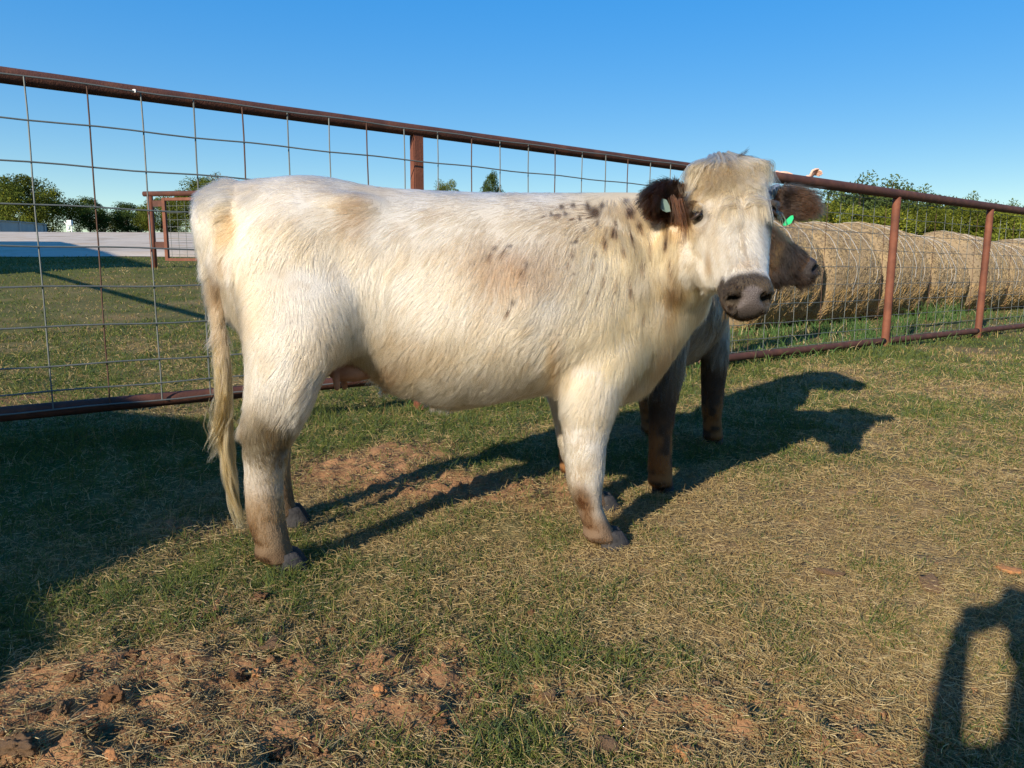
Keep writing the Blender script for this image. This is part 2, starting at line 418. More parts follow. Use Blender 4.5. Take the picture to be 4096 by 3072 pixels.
tag(strands('grass', P, rd, col, M_grass), 'pasture grass beyond the fence', 'grass', kind='stuff'); NG += len(P)
print('grass', NG, time.time() - T0)
# taller weeds along the fence foot and the hay bales
def weeds(spots, seed):
    g = np.random.default_rng(seed); PP, RR, CC = [], [], []
    for (t, off, n, h) in spots:
        tt = t + g.normal(0, .16, n); oo = off + g.normal(0, .10, n)
        x = F0[0] + FD[0] * tt + FN[0] * oo; y = F0[1] + FD[1] * tt + FN[1] * oo; z = ground_z(x, y)
        K = 5; s = np.linspace(0, 1, K); th = g.uniform(0, 6.283, n); L = h * g.uniform(.4, 1.15, n); ln = np.abs(g.normal(.35, .3, n)) + .1
        ang = ln[:, None] * (.2 + 1.6 * s[None] ** 1.5); seg = L[:, None] / (K - 1)
        ho = np.cumsum(np.sin(ang) * seg, 1) - np.sin(ang[:, :1]) * seg; ve = np.cumsum(np.cos(ang) * seg, 1) - np.cos(ang[:, :1]) * seg
        PP.append(np.stack([x[:, None] + ho * np.cos(th)[:, None], y[:, None] + ho * np.sin(th)[:, None], z[:, None] + ve], -1))
        RR.append(g.uniform(.0022, .0045, n)[:, None] * np.array([.8, 1, .9, .6, .15])[None])
        dry = (g.random(n) < .12)[:, None]
        CC.append(np.where(dry, np.array([.38, .30, .15]), np.array([.075, .135, .04])) * g.uniform(.6, 1.3, (n, 1)))
    return np.concatenate(PP), np.concatenate(RR), np.concatenate(CC)
g = np.random.default_rng(5)
sp = [(g.uniform(4.2, 14), g.choice([.12, .7, 1.2, 1.65, 1.7]), 16, g.uniform(.08, .2)) for _ in range(80)]
sp += [(t, .1, 40, .16) for t in np.arange(2.2, 7, .35)] + [(7.3, .1, 60, .2), (9.4, .15, 40, .2)]
sp += [(g.uniform(7.3, 9.6), g.uniform(.4, 1.6), 40, g.uniform(.1, .24)) for _ in range(12)] + [(g.uniform(11.6, 12.6), 1.6, 45, .3) for _ in range(5)]
P, rd, col = weeds(sp, 8)
tag(strands('weeds', P, rd, col, M_grass), 'taller green weeds along the fence and hay bales', 'weeds', kind='stuff')

# ------------------------------------------------------------------ dirt clods
M_clod = noise_mat('clod_soil', [(.3, (.25, .125, .058)), (.55, (.36, .185, .088)), (.75, (.43, .24, .125))], 22, .95, 1., 130)
M_clod_tan = noise_mat('clod_soil_tan', [(.3, (.27, .160, .085)), (.6, (.38, .235, .13)), (.8, (.43, .28, .165))], 20, .95, 1., 130)
M_clod_orange = noise_mat('clod_soil_orange', [(.3, (.36, .16, .065)), (.6, (.46, .215, .085)), (.8, (.5, .26, .12))], 18, .95, .5, 80)
def clod_mesh(name, seed, flat=.7, rough=.35):
    bm = bmesh.new(); bmesh.ops.create_icosphere(bm, subdivisions=4, radius=1)
    V = np.array([v.co[:] for v in bm.verts]); g = np.random.default_rng(seed); V0 = V * g.uniform(.75, 1.2, 3)
    V = V0 * (1 + rough * 1.6 * (fbm(V + seed * 7.7, 1.1, seed, 2) - .5)[:, None] + rough * 1.0 * (fbm(V + seed * 3.1, 3.3, seed + 5, 2) - .5)[:, None])
    V *= (1 + rough * .5 * (np.abs(fbm(V + seed * 1.7, 5., seed + 9, 3) - .5) * 2 - .3))[:, None]; V[:, 2] *= flat
    for v, p in zip(bm.verts, V): v.co = p
    me = bpy.data.meshes.new(name); bm.to_mesh(me); bm.free(); me.shade_smooth(); return me
CM = [clod_mesh('dirt_clod', s, f, r) for s, f, r in ((1, .75, .8), (2, .6, .95), (3, .8, .85), (4, .55, .95), (5, .7, 1.05))]
CT = clod_mesh('dirt_clod', 9, .75, .35); CFl = clod_mesh('dirt_clod', 11, .22, .5)
PLAIN = 'small rough reddish dirt clod lying in the short foreground grass'
clods = [  # src px u, v, size px, mesh, material, label
 (531, 2647, 66, 2, 0, 'large craggy dirt clod casting a long shadow in the left foreground grass'), (704, 2683, 46, 0, 0, None), (699, 2541, 40, 1, 0, None), (956, 2725, 55, 3, 0, None), (1030, 2710, 45, 0, 2, None),
 (1038, 2405, 50, 4, 0, "dark crumbly dirt clod just left of and below the white heifer's hind hoof"), (878, 2515, 45, 3, 0, None), (820, 2494, 40, 1, 0, None), (457, 2830, 62, 1, 0, None), (257, 2888, 60, 2, 1, None), (73, 3025, 84, 3, 1, 'big pale clod in the bottom left corner dirt'),
 (846, 2925, 62, 2, 0, None), (452, 3035, 50, 0, 2, None), (620, 3046, 40, 1, 1, None), (16, 2878, 50, 4, 2, None), (657, 2936, 55, 3, 0, None), (560, 2905, 40, 0, 0, None), (350, 2960, 60, 4, 0, None), (180, 2950, 50, 1, 2, None), (720, 3010, 45, 2, 0, None), (300, 2750, 48, 1, 0, None),
 (1289, 2728, 62, 2, 1, 'upper left of three pinkish clods in a row below the hind leg'), (1405, 2770, 56, 4, 0, 'rough middle one of three clods in a row below the hind leg'), (1520, 2768, 60, 2, 2, 'orange right hand one of three clods in a row, beside a dry stalk'),
 (1704, 2589, 46, 4, 2, None), (1100, 2605, 66, 3, 1, None), (1268, 2568, 46, 1, 2, None), (1328, 2520, 52, 2, 0, None), (1420, 2470, 36, 2, 0, None), (1116, 2972, 62, 4, 0, None), (1221, 2941, 46, 3, 0, None), (1263, 2978, 50, 1, 0, None),
 (1762, 2894, 62, 4, 2, 'bright orange crumbled clod at the bottom centre beside green grass'), (1704, 2830, 50, 1, 0, None), (1757, 2857, 44, 0, 0, None), (2040, 2978, 52, 4, 2, None), (1315, 2823, 26, 0, 0, None), (1399, 3020, 46, 3, 0, None),
 (2431, 2988, 76, 'T', 1, 'smooth round tan clod at the bottom centre of the picture'), (2202, 2789, 56, 1, 1, None), (2373, 2825, 62, 3, 1, None), (2815, 2762, 58, 3, 1, None), (2683, 2894, 32, 0, 0, None), (2126, 2442, 36, 2, 0, None),
 (2736, 3025, 64, 3, 2, None), (2935, 2857, 56, 1, 1, None), (4030, 2284, 84, 'F', 2, 'flat orange clay patch at the right edge above the shadow'), (3315, 2313, 86, 'F', 1, 'flat pale tan clay patch in the grass below the cattle shadow'), (3715, 2376, 92, 'F', 1, 'flat pinkish clay patch just left of the photographer shadow'),
 (3678, 2442, 46, 'F', 1, None), (1958, 2026, 36, 'F', 2, "small flat orange clod between the heifer's legs"), (3249, 2174, 50, 'F', 1, None), (1700, 2600, 40, 2, 0, None)]
for (u, v, sz, mi, ci, lab) in clods:
    p = gnd(u / PS, v / PS); d = np.linalg.norm(p - CO); rr = sz / 2 * d / F
    src_me = CT if mi == 'T' else CFl if mi == 'F' else CM[mi]
    o = bpy.data.objects.new('dirt_clod', src_me); COL.objects.link(o)
    if len(src_me.materials) == 0: src_me.materials.append(M_clod)
    o.material_slots[0].link = 'OBJECT'; o.material_slots[0].material = (M_clod, M_clod_tan, M_clod_orange)[ci]
    o.scale = (rr * random.uniform(.95, 1.15), rr * random.uniform(.95, 1.15), rr * random.uniform(.9, 1.15))
    o.location = (p[0], p[1], float(ground_z(p[0], p[1])) + rr * (.1 if mi == 'F' else .35)); o.rotation_euler = (random.uniform(-.2, .2), random.uniform(-.2, .2), random.uniform(0, 6))
    zone = ('in the bare dirt of the bottom left corner' if v >= 2850 else 'on the trampled grass above the bottom left dirt' if v > 2600 else 'in the grass left of and below the hind hoof') if u < 900 else ('in the grass just right of the bottom left dirt' if v > 2850 else 'in the grass below the hind leg') if u < 1500 else 'at the bottom centre of the grass' if u < 2100 else "on the grass left of the photographer's shadow" if u > 3100 else 'right of the bottom centre green patch'
    lab = lab or f"{'small' if sz < 45 else 'large' if sz > 57 else 'fist sized'} {('reddish', 'pale tan', 'orange')[ci]} {('rounded', 'lumpy', 'craggy', 'flattish', 'knobbly')[mi] if mi in (0, 1, 2, 3, 4) else 'flat'} clod {zone}"
    tag(o, lab, 'dirt clod', 'dirt clods scattered over the foreground')
# crumbs nobody could count
g = np.random.default_rng(77); mb_v, mb_f = [], []
n = 16000; r = np.exp(g.uniform(0, math.log(5.5), n)); az = g.uniform(AZ0, AZ1, n); x, y = r * np.sin(az), r * np.cos(az); k = g.random(n) < dirt_w(x, y) * 1.4 + .02
x, y = x[k], y[k]; z = ground_z(x, y); s = g.gamma(2.0, .0013, len(x)) + .0010
base = np.array([(1, 0, -.3), (-.4, .9, -.2), (-.5, -.8, -.3), (.1, .1, .9), (.5, -.5, .6), (-.6, .3, .5)]); fc = [(0, 1, 3), (1, 5, 3), (5, 2, 3), (2, 4, 3), (4, 0, 3), (1, 2, 5), (2, 0, 4), (0, 2, 1)]
Vc = (base[None] * g.uniform(.6, 1.3, (len(x), 6, 3)) * s[:, None, None] + np.stack([x, y, z + s * .3], -1)[:, None, :]).reshape(-1, 3)
Fc = (np.array(fc)[None] + 6 * np.arange(len(x))[:, None, None]).reshape(-1, 3)
tag(link('dirt_crumbs', mesh('dirt_crumbs', Vc, Fc), noise_mat('crumb_soil', [(.3, (.17, .085, .040)), (.7, (.30, .155, .075))], 30, .95, .6, 200), smooth=True), 'loose crumbs of dry reddish soil', 'dirt', kind='stuff')
print('clods', time.time() - T0)

# ------------------------------------------------------------------ the two runs of rusty fence
def fp(t, z, off=0.): return np.array([F0[0] + FD[0] * t + FN[0] * off, F0[1] + FD[1] * t + FN[1] * off, z])
FROT = math.atan2(FD[1], FD[0])
def pipe(name, p, q, r, m_, parent, n=14, sq=False):
    mb = MB()
    if sq:
        c = (np.array(p) + q) / 2; L = np.linalg.norm(np.array(q) - p) / 2
        mb.box(c, (r, r, L), np.array(Matrix.Rotation(FROT, 3, 'Z')))
        return mb.build(name, m_, parent)
    k = 26; pts = [np.array(p) + (np.array(q) - p) * i / k for i in range(k + 1)]
    mb.tube(pts, [r * (1 + .02 * random.uniform(-1, 1)) for _ in pts], n); return mb.build(name, m_, parent, True)
def wire_mesh(name, L, r, wob, seed):
    g = np.random.default_rng(seed); k = max(8, int(L / .12)); mb = MB()
    ph = g.uniform(0, 6, 4)
    pts = [(wob * math.sin(i * .9 + ph[0]) * (0 < i < k), wob * .8 * math.sin(i * 1.3 + ph[1]) * (0 < i < k), L * i / k) for i in range(k + 1)]
    mb.tube(pts, r, 6); return mb.me(name)
def panel_wires(root, t0, t1, off, zb, rows, WR, WRr, rust_every=3):
    top = zb + sum(rows); vs = [wire_mesh('wire', top - zb, WR, .0016, s) for s in range(4)]
    for q in vs: q.materials.append(M_wire)
    i = 0; t = t0
    while t < t1:
        o = bpy.data.objects.new('wire', vs[i % 4]); COL.objects.link(o); o.parent = root
        p = fp(t, zb, off); o.location = p; o.rotation_euler = (random.uniform(-.006, .006), random.uniform(-.006, .006), random.uniform(0, 6))
        if i % rust_every == 2: o.material_slots[0].link = 'OBJECT'; o.material_slots[0].material = M_wire_rust
        i += 1; t += .2032
    z = zb; hs = [wire_mesh('wire', t1 - t0 - .2, WR, .003, s + 20) for s in range(3)]
    for q in hs: q.materials.append(M_wire)
    for j, dz in enumerate([0] + list(rows)):
        z += dz
        o = bpy.data.objects.new('wire', hs[j % 3]); COL.objects.link(o); o.parent = root
        o.matrix_local = Matrix.Translation(Vector(fp(t0 - .05, z, off - .006))) @ Vector((FD[0], FD[1], 0)).to_track_quat('Z', 'Y').to_matrix().to_4x4()
TW1 = -2.09 * 0 + .3019   # first wire seen at the left of the photo
fl = tag(empty('fence'), 'rusty pipe fence panel with wide wire mesh rising behind the white heifer\'s back', 'fence', 'pipe fence along the paddock')
ZT, ZB = 1.46, .183
pipe('top_rail', fp(-2.6, ZT + .002, .034), fp(4.46, ZT + .002, .034), .030, M_rust, fl)
pipe('bottom_rail', fp(-2.6, ZB - .006, .034), fp(4.46, ZB - .006, .034), .030, M_rust, fl)
pipe('post', fp(2.02, -.3, .034), fp(2.02, ZT - .025, .034), .0255, M_rust_post, fl, sq=True)
pipe('post', fp(-2.58, -.3, .034), fp(-2.58, ZT - .025, .034), .0255, M_rust_post, fl, sq=True)
rows = [.075, .102] + [.157] * 2 + [.1575] * 5
rows = [r * (ZT - ZB) / sum(rows) for r in rows]
panel_wires(fl, TW1 - .2032 * 13, 4.44, -.004, ZB, rows, .0033, None)
tb = MB().box((0, 0, 0), (.006, .004, .006)); tb = tb.build('price_clip', mat('white_plastic_bit', (.7, .68, .64), .5), fl); tb.location = fp(TW1 + .2032 * 1.87, ZT, -.01); tb.name = 'clip'

fr = tag(empty('fence'), 'rusty round pipe fence with stout posts in front of the hay bales', 'fence', 'pipe fence along the paddock')
pipe('top_rail', fp(4.5, 1.465), fp(21, 1.465), .042, M_rust, fr, 18)
for t0, t1 in ((4.5, 7.12), (7.12, 9.25), (9.25, 11.4), (11.4, 13.6), (13.6, 15.8), (15.8, 18), (18, 21)):
    pipe('bottom_rail', fp(t0 + .03, .095), fp(t1 - .03, .095), .030, M_rust, fr, 14)
for t in (4.54, 7.12, 9.25, 11.4, 13.6, 15.8, 18, 20.96): pipe('post', fp(t, -.3), fp(t, 1.435), .0365, M_rust_post, fr, 18)
panel_wires(fr, 4.6, 15.5, .048, .125, [.09, .12] + [.1524] * 7, .0026, None, 5)
print('fence', time.time() - T0)

# ------------------------------------------------------------------ gate at the left, 14 m away
def local_z(x, y): return float(terr(x, y))
gp = aty(334, 580, 14.); gz = local_z(gp[0], gp[1]); gt = tag(empty('gate', (gp[0], gp[1], gz)), 'rusty tube gate with fine wire mesh hung from a pipe post on the left', 'gate')
GD = np.array([.985, -.17, 0])       # the gate runs to the right
def gpp(s, z, d=0.): return GD * s + np.array([.17, .985, 0]) * d + np.array([0, 0, z])
MB().tube([gpp(0, -.4), gpp(0, 1.30)], .055, 14).build('post', M_rust_post, gt, True)
MB().tube([gpp(-.12, 1.345), gpp(2.2, 1.345), gpp(4.6, 1.345)], .047, 14).build('top_pipe', M_rust, gt, True)
MB().tube([gpp(4.5, -.4), gpp(4.5, 1.30)], .055, 14).build('post', M_rust_post, gt, True)
for z in (.42, 1.17): MB().box(gpp(.12, z), (.15, .012, .055), np.array([[GD[0], -GD[1], 0], [GD[1], GD[0], 0], [0, 0, 1]])).build('hinge_plate', M_rust, gt)
RM = np.array([[GD[0], -GD[1], 0], [GD[1], GD[0], 0], [0, 0, 1]])
fm = MB()
fm.box(gpp(.28, .70), (.03, .03, .57), RM); fm.box(gpp(4.2, .70), (.03, .03, .57), RM); fm.box(gpp(2.24, 1.245), (1.925, .029, .026), RM); fm.box(gpp(2.24, .15), (1.925, .029, .026), RM)
fm.build('gate_frame', M_rust_post, gt)
wv = wire_mesh('wire', 1.05, .0035, .001, 3); wv.materials.append(M_wire)
for k in range(24):
    o = bpy.data.objects.new('wire', wv); COL.objects.link(o); o.parent = gt; o.location = gpp(.38 + k * .155, .18)
wh = wire_mesh('wire', 3.85, .0035, .001, 4); wh.materials.append(M_wire)
for k in range(8):
    o = bpy.data.objects.new('wire', wh); COL.objects.link(o); o.parent = gt; o.matrix_local = Matrix.Translation(Vector(gpp(.3, .25 + k * .125))) @ Vector(GD).to_track_quat('Z', 'Y').to_matrix().to_4x4()

# ------------------------------------------------------------------ hay bales behind the right fence
M_hay = attr_mat('hay', .95, .05, bump=.8, bscale=60)
M_wrap = mat('net_wrap', (.50, .48, .44), .5, 0, .3)
AX = np.array([FD[0], FD[1], 0]); NX = np.array([FN[0], FN[1], 0])
BO = 2.5
bale_labels = ['leftmost hay bale, mostly hidden behind the cattle heads', "round hay bale right of the brown heifer's muzzle, with white net wrap arcs", 'round hay bale just left of and behind the near fence post, its top bulging', 'round hay bale between the two near fence posts, sagging in the middle',
               'round hay bale just left of and behind the second fence post', 'round hay bale just right of the second fence post, its top sunken', 'hay bale near the right edge, next to last of the row in view', 'last hay bale in view, cut by the right edge of the picture']
for i in range(8):
    t0 = 7.62 + 1.5 * i; cx = fp(t0 + .75, 0, BO + random.uniform(-.04, .04)); RB = .725 + (.03, .01, .035, -.02, .02, -.03, .01, 0)[i]
    root = tag(empty('hay_bale', (cx[0], cx[1], 0)), bale_labels[i], 'hay bale', 'round hay bales in a row behind the fence')
    ns, na = 26, 72; V = []; ss_ = np.linspace(-.715, .715, ns)
    for s in ss_:
        e = (abs(s) / .715); rr = RB * (1 - .16 * max(0, (e - .72) / .28) ** 2)
        for k in range(na):
            a = 2 * math.pi * k / na; V.append((s, math.cos(a) * rr, math.sin(a) * rr))
    V = np.array(V); q = V.copy(); q[:, 0] += i * 7.3
    rad = 1 + .055 * (fbm(q, 1.6, 71, 3) - .5) + .06 * (fbm(q, 7, 75, 2) - .5)
    V[:, 1] *= rad * 1.03; V[:, 2] *= rad; V[:, 2] = np.maximum(V[:, 2], -RB * .93)
    V[:, 2] += RB * .93 - .01 + .02 * np.sin(V[:, 0] * 3 + i)
    c1 = np.array([.27, .20, .12]); c2 = np.array([.36, .26, .135]); c3 = np.array([.19, .15, .105])
    f1 = fbm(q * np.array([1, 3, 3]), 4, 81, 3)[:, None]; f2 = fbm(q, 1.2, 84, 2)[:, None]
    C = c1 + (c2 - c1) * ss(.45, .75, f1) + (c3 - c1) * ss(.5, .75, f2) * .8
    W3 = V[:, :1] * AX + V[:, 1:2] * NX + V[:, 2:] * np.array([0, 0, 1.])
    mb = MB(); mb.loft([list(W3[j * na:(j + 1) * na]) for j in range(ns)]); me = mb.me('bale_body'); set_col(me, C)
    link('bale_body', me, M_hay, root, True)
    # loose straw on the surface
    n = 14000 if i < 4 else 7000; g = np.random.default_rng(300 + i)
    a = g.uniform(-.6, math.pi + 1.4, n); s = g.uniform(-.715, .715, n); a = math.pi - a * 1.0 - 0
    a = g.uniform(.5, 4.2, n)
    er = RB * (1 - .16 * np.clip((np.abs(s) / .715 - .72) / .28, 0, 1) ** 2)
    q = np.stack([s + i * 7.3, np.cos(a) * er, np.sin(a) * er], -1); rad = 1 + .055 * (fbm(q, 1.6, 71, 3) - .5) + .06 * (fbm(q, 7, 75, 2) - .5)
    pr = np.stack([s, np.cos(a) * er * rad * 1.03, np.maximum(np.sin(a) * er * rad, -RB * .93) + RB * .93 - .01 + .02 * np.sin(s * 3 + i)], -1)
    nr = np.stack([s * 0, np.cos(a), np.sin(a)], -1); tg = np.stack([s * 0, -np.sin(a), np.cos(a)], -1); ax = np.array([[1., 0, 0]])
    th = g.uniform(0, 6.28, n)[:, None]; d = tg * np.sin(th) + ax * np.cos(th) ; L = g.gamma(4, .011, n)[:, None]; lift = np.abs(g.normal(.03, .09, n))[:, None]
    K = 3; P = np.stack([pr + nr * .004 + (d + nr * lift) * L * tt - nr * L * .15 * tt ** 2 - np.array([0, 0, 1.]) * (L * .25 * tt ** 2) * (lift > .15) for tt in np.linspace(0, 1, K)], 1)
    P = P[..., :1] * AX + P[..., 1:2] * NX + P[..., 2:] * np.array([0, 0, 1.])
    P[..., 2] = np.maximum(P[..., 2], .005)
    v = g.random((n, 1)); C = np.where(v < .45, [[.31, .23, .135]], np.where(v < .75, [[.41, .30, .15]], [[.20, .155, .11]])) * g.uniform(.7, 1.25, (n, 1))
    low = (np.sin(a) < -.2)[:, None]; C = np.where(low & (g.random((n, 1)) < .5), np.array([.48, .31, .12]), C)
    strands('loose_straw', P, np.full((n, K), .0024) * np.array([1, .9, .5]) * (1 if i < 3 else 1.3), C, M_straw, root)
    # net wrap strands
    wb = MB()
    for s, w in ((-.42, .010), (-.08, .006), (.06, .013), (.40, .006)):
        wb = MB()
        s += random.uniform(-.05, .05); a = np.linspace(.75 + random.uniform(0, .3), 3.0 + random.uniform(-.3, .6), 40)
        er = RB; q = np.stack([a * 0 + s + i * 7.3, np.cos(a) * er, np.sin(a) * er], -1); rad = 1 + .055 * (fbm(q, 1.6, 71, 3) - .5) + .06 * (fbm(q, 7, 75, 2) - .5)
        ssl = s + .02 * np.sin(a * 9); pr = np.stack([ssl, np.cos(a) * er * rad * 1.03, np.sin(a) * er * rad + RB * .93 - .01 + .02 * math.sin(s * 3 + i)], -1)
        pr = pr + np.stack([a * 0, np.cos(a), np.sin(a)], -1) * .014
        gl = random.uniform(0, 3); rings_ = []
        for j in range(len(a) - 1):
            p0, p1 = pr[j], pr[j + 1]; qd = [p0 + [w * .5, 0, 0], p0 - [w * .5, 0, 0], p1 - [w * .5, 0, 0], p1 + [w * .5, 0, 0]]
            nn = np.array([0, math.cos(a[j]), math.sin(a[j])]) * .003
            qd = [AX * p[0] + NX * p[1] + np.array([0, 0, p[2]]) for p in qd] ; nn = NX * nn[1] + np.array([0, 0, nn[2]])
            if j == 0: rings_ = [[qd[0], qd[1], qd[1] - nn, qd[0] - nn]]
            wv_ = .35 + .65 * abs(math.sin(j * 1.3 + gl)); m_ = (qd[2] + qd[3]) / 2; rings_.append([m_ + (qd[3] - m_) * wv_, m_ + (qd[2] - m_) * wv_, m_ + (qd[2] - m_) * wv_ - nn, m_ + (qd[3] - m_) * wv_ - nn])
        wb.loft(rings_); wb.build('net_wrap', M_wrap, root)
print('bales', time.time() - T0)

# ------------------------------------------------------------------ trees, leaf by leaf
M_bark = noise_mat('tree_bark', [(.3, (.05, .038, .028)), (.7, (.11, .085, .06))], 6, .95, .6, 20)
M_leaf = bpy.data.materials.new('tree_leaf'); M_leaf.use_nodes = True
N_, L_ = M_leaf.node_tree.nodes, M_leaf.node_tree.links; N_.clear()
_o = N_.new('ShaderNodeOutputMaterial'); _a = N_.new('ShaderNodeAttribute'); _a.attribute_name = 'col'; _d = N_.new('ShaderNodeBsdfDiffuse'); _t = N_.new('ShaderNodeBsdfTranslucent'); _m = N_.new('ShaderNodeMixShader'); _m.inputs[0].default_value = .3
L_.new(_a.outputs[0], _d.inputs[0]); L_.new(_a.outputs[0], _t.inputs[0]); L_.new(_d.outputs[0], _m.inputs[1]); L_.new(_t.outputs[0], _m.inputs[2]); L_.new(_m.outputs[0], _o.inputs[0])
def tree_proto(seed, h, w, nleaf, leaf, tint, sparse=.0, low=.12):
    g = np.random.default_rng(seed); tr = MB(); cl = []
    tr.tube([(0, 0, -.4), (.02 * h, 0, h * .18), (0, .02 * h, h * .4), (.03 * h, .01 * h, h * .7), (.02 * h, 0, h * .9)], [h * .035, h * .026, h * .02, h * .012, h * .004], 8)
    for k in range(16):
        z0 = h * g.uniform(.15, .65); a = g.uniform(0, 6.283); up = g.uniform(.1, .35); L = w * g.uniform(.28, .5)
        e = np.array([math.cos(a) * L, math.sin(a) * L, z0 + h * up * .8]); mid = e * np.array([.5, .5, 1]) + [0, 0, -h * .04]; mid[2] = (z0 + e[2]) / 2
        tr.tube([(0, 0, z0), mid, e], [h * .011, h * .007, h * .003], 5); cl.append((e, w * g.uniform(.13, .2))); cl.append(((mid + e) / 2 + g.normal(0, .04 * h, 3), w * g.uniform(.12, .18)))
    for k in range(34):
        zz = g.uniform(low, .97); env = math.sin(math.pi * min(1, (zz * .86 + .14)) ** .85) ** .6 * .5 * w; a = g.uniform(0, 6.283); q = env * math.sqrt(g.uniform(.15, 1.0))
        cl.append((np.array([math.cos(a) * q, math.sin(a) * q, zz * h]), w * g.uniform(.08, .17)))
    nc = len(cl); tone = g.uniform(.65, 1.3, nc); ci = g.integers(0, nc, nleaf)
    C = np.array([c[0] for c in cl])[ci]; Rr = np.array([c[1] for c in cl])[ci]
    d = g.normal(0, 1, (nleaf, 3)); d /= np.linalg.norm(d, axis=1, keepdims=True); d *= (g.random((nleaf, 1)) ** .45)
    P = C + d * Rr[:, None] * np.array([1, 1, .75]); P[:, 2] = np.maximum(P[:, 2], .1)
    u = g.normal(0, 1, (nleaf, 3)); u /= np.linalg.norm(u, axis=1, keepdims=True); v = np.cross(u, g.normal(0, 1, (nleaf, 3))); v /= np.linalg.norm(v, axis=1, keepdims=True)
    s = leaf * g.uniform(.6, 1.3, (nleaf, 1))
    Vt = np.stack([P - u * s, P + v * s * .45, P + u * s, P - v * s * .45], 1).reshape(-1, 3)
    Fc = np.arange(nleaf * 4).reshape(-1, 4)
    yl = g.random((nleaf, 1)); col = np.array(tint) * tone[ci][:, None] * g.uniform(.65, 1.35, (nleaf, 1)); col = np.where(yl < .1, col * np.array([1.7, 1.35, .7]), col)
    me = mesh('crown', Vt, Fc); set_col(me, np.repeat(col, 4, 0)); me.materials.append(M_leaf)
    tm = tr.me('trunk'); tm.materials.append(M_bark); tm.shade_smooth(); return me, tm, h
T_round = tree_proto(1, 7.2, 9.5, 26000, .125, (.105, .130, .026)); T_dark = tree_proto(2, 6.5, 7, 16000, .12, (.055, .085, .024)); T_airy = tree_proto(3, 6.5, 5, 8000, .10, (.075, .105, .034))
T_yel = tree_proto(4, 5., 5.4, 17000, .082, (.135, .155, .024)); T_dry = tree_proto(5, 6.5, 7, 9000, .11, (.12, .11, .042))
def tree(T, x, y, h, label, cat='tree', group='trees beyond the paddock', wide=1.):
    root = tag(empty('tree', (x, y, local_z(x, y) - .05), random.uniform(0, 6)), label, cat, group); s = h / T[2]; root.scale = (s * wide, s * wide, s)
    link('trunk', T[1], None, root); link('crown', T[0], None, root)
def tree_px(T, u, v_top, Y, label, wide=1., **k):
    p = aty(u, v_top, Y); h = (p[2] - local_z(p[0], Y)) * (1.0 if T is T_yel else 1.07) + .05; tree(T, p[0], Y, max(h, 1.5) * 1.0, label, wide=wide, **k)
tree_px(T_round, 62, 386, 102, 'big rounded tree behind the grey pool at the left edge, sunlit on its left', 1.0)
tree_px(T_dark, -40, 400, 112, 'dark tree cut by the left edge behind the big rounded tree')
tree_px(T_dark, 190, 434, 112, 'dark tree standing alone right of the big rounded tree, beside the white pump', .9)
tree_px(T_dark, 272, 445, 118, 'bushy green tree between the lone dark tree and the rusty gate post', 1.25)
tree_px(T_dry, 225, 462, 130, 'thin brownish tree in the gap left of the rusty gate post', .9)
tree_px(T_round, 345, 432, 100, 'olive tree seen through the mesh of the rusty gate', .9)
tree_px(T_round, 430, 388, 74, "tall olive tree just left of the white heifer's rump", .9)
tree_px(T_dry, 470, 385, 92, "sparse brown topped tree behind the white heifer's rump", .8)
tree_px(T_yel, 970, 392, 80, "green treetop just above the white heifer's back right of the fence post", .62)
tree_px(T_dark, 1063, 384, 85, "small rounded treetop above the middle of the white heifer's back", .42)
rt = [(1822, 440, 40, T_yel, 1.0), (1865, 378, 47, T_airy, 1.0), (1935, 385, 48, T_airy, 1.1), (1905, 448, 39, T_yel, 1.2), (1980, 408, 50, T_airy, .9), (1990, 452, 41, T_yel, 1.2), (2065, 450, 44, T_yel, 1.2), (2120, 448, 47, T_yel, 1.1), (2190, 452, 52, T_yel, 1.2), (1760, 445, 44, T_yel, 1.1), (2090, 423, 62, T_airy, .8), (2200, 436, 70, T_airy, .7), (1840, 440, 52, T_dark, 1.2), (1950, 450, 55, T_dark, 1.3), (2050, 455, 58, T_dark, 1.3), (2150, 460, 60, T_dark, 1.3)]
rl = ['yellow green bushy tree just right of the hairy dark ear, behind the bales', 'tall airy tree above the top rail, left one of the airy pair', 'tall airy tree above the top rail, right one of the airy pair', 'yellow green bushy tree directly behind the near fence post',
      'thin airy tree standing right of the tall airy pair', 'yellow green bushy tree just right of the near fence post', 'yellow green bushy tree midway between the two fence posts on the right', 'yellow green bushy tree behind the second fence post', 'yellow green bushy tree at the right edge beyond the second fence post',
      "yellow green bushy tree mostly hidden behind the heifer's hairy right hand ear", 'sparse treetop poking above the rail left of the second fence post', 'sparse treetop poking above the rail at the right edge', 'dark green tree at the back, left of the near fence post', 'dark green tree at the back, just right of the near fence post', 'dark green tree at the back, left of the second fence post', 'dark green tree at the back, right of the second fence post']
for i, (u, v, Y, T, wd) in enumerate(rt):
    tree_px(T, u, v, Y, rl[i], wd, group='row of trees behind the hay bales')
print('trees', time.time() - T0)

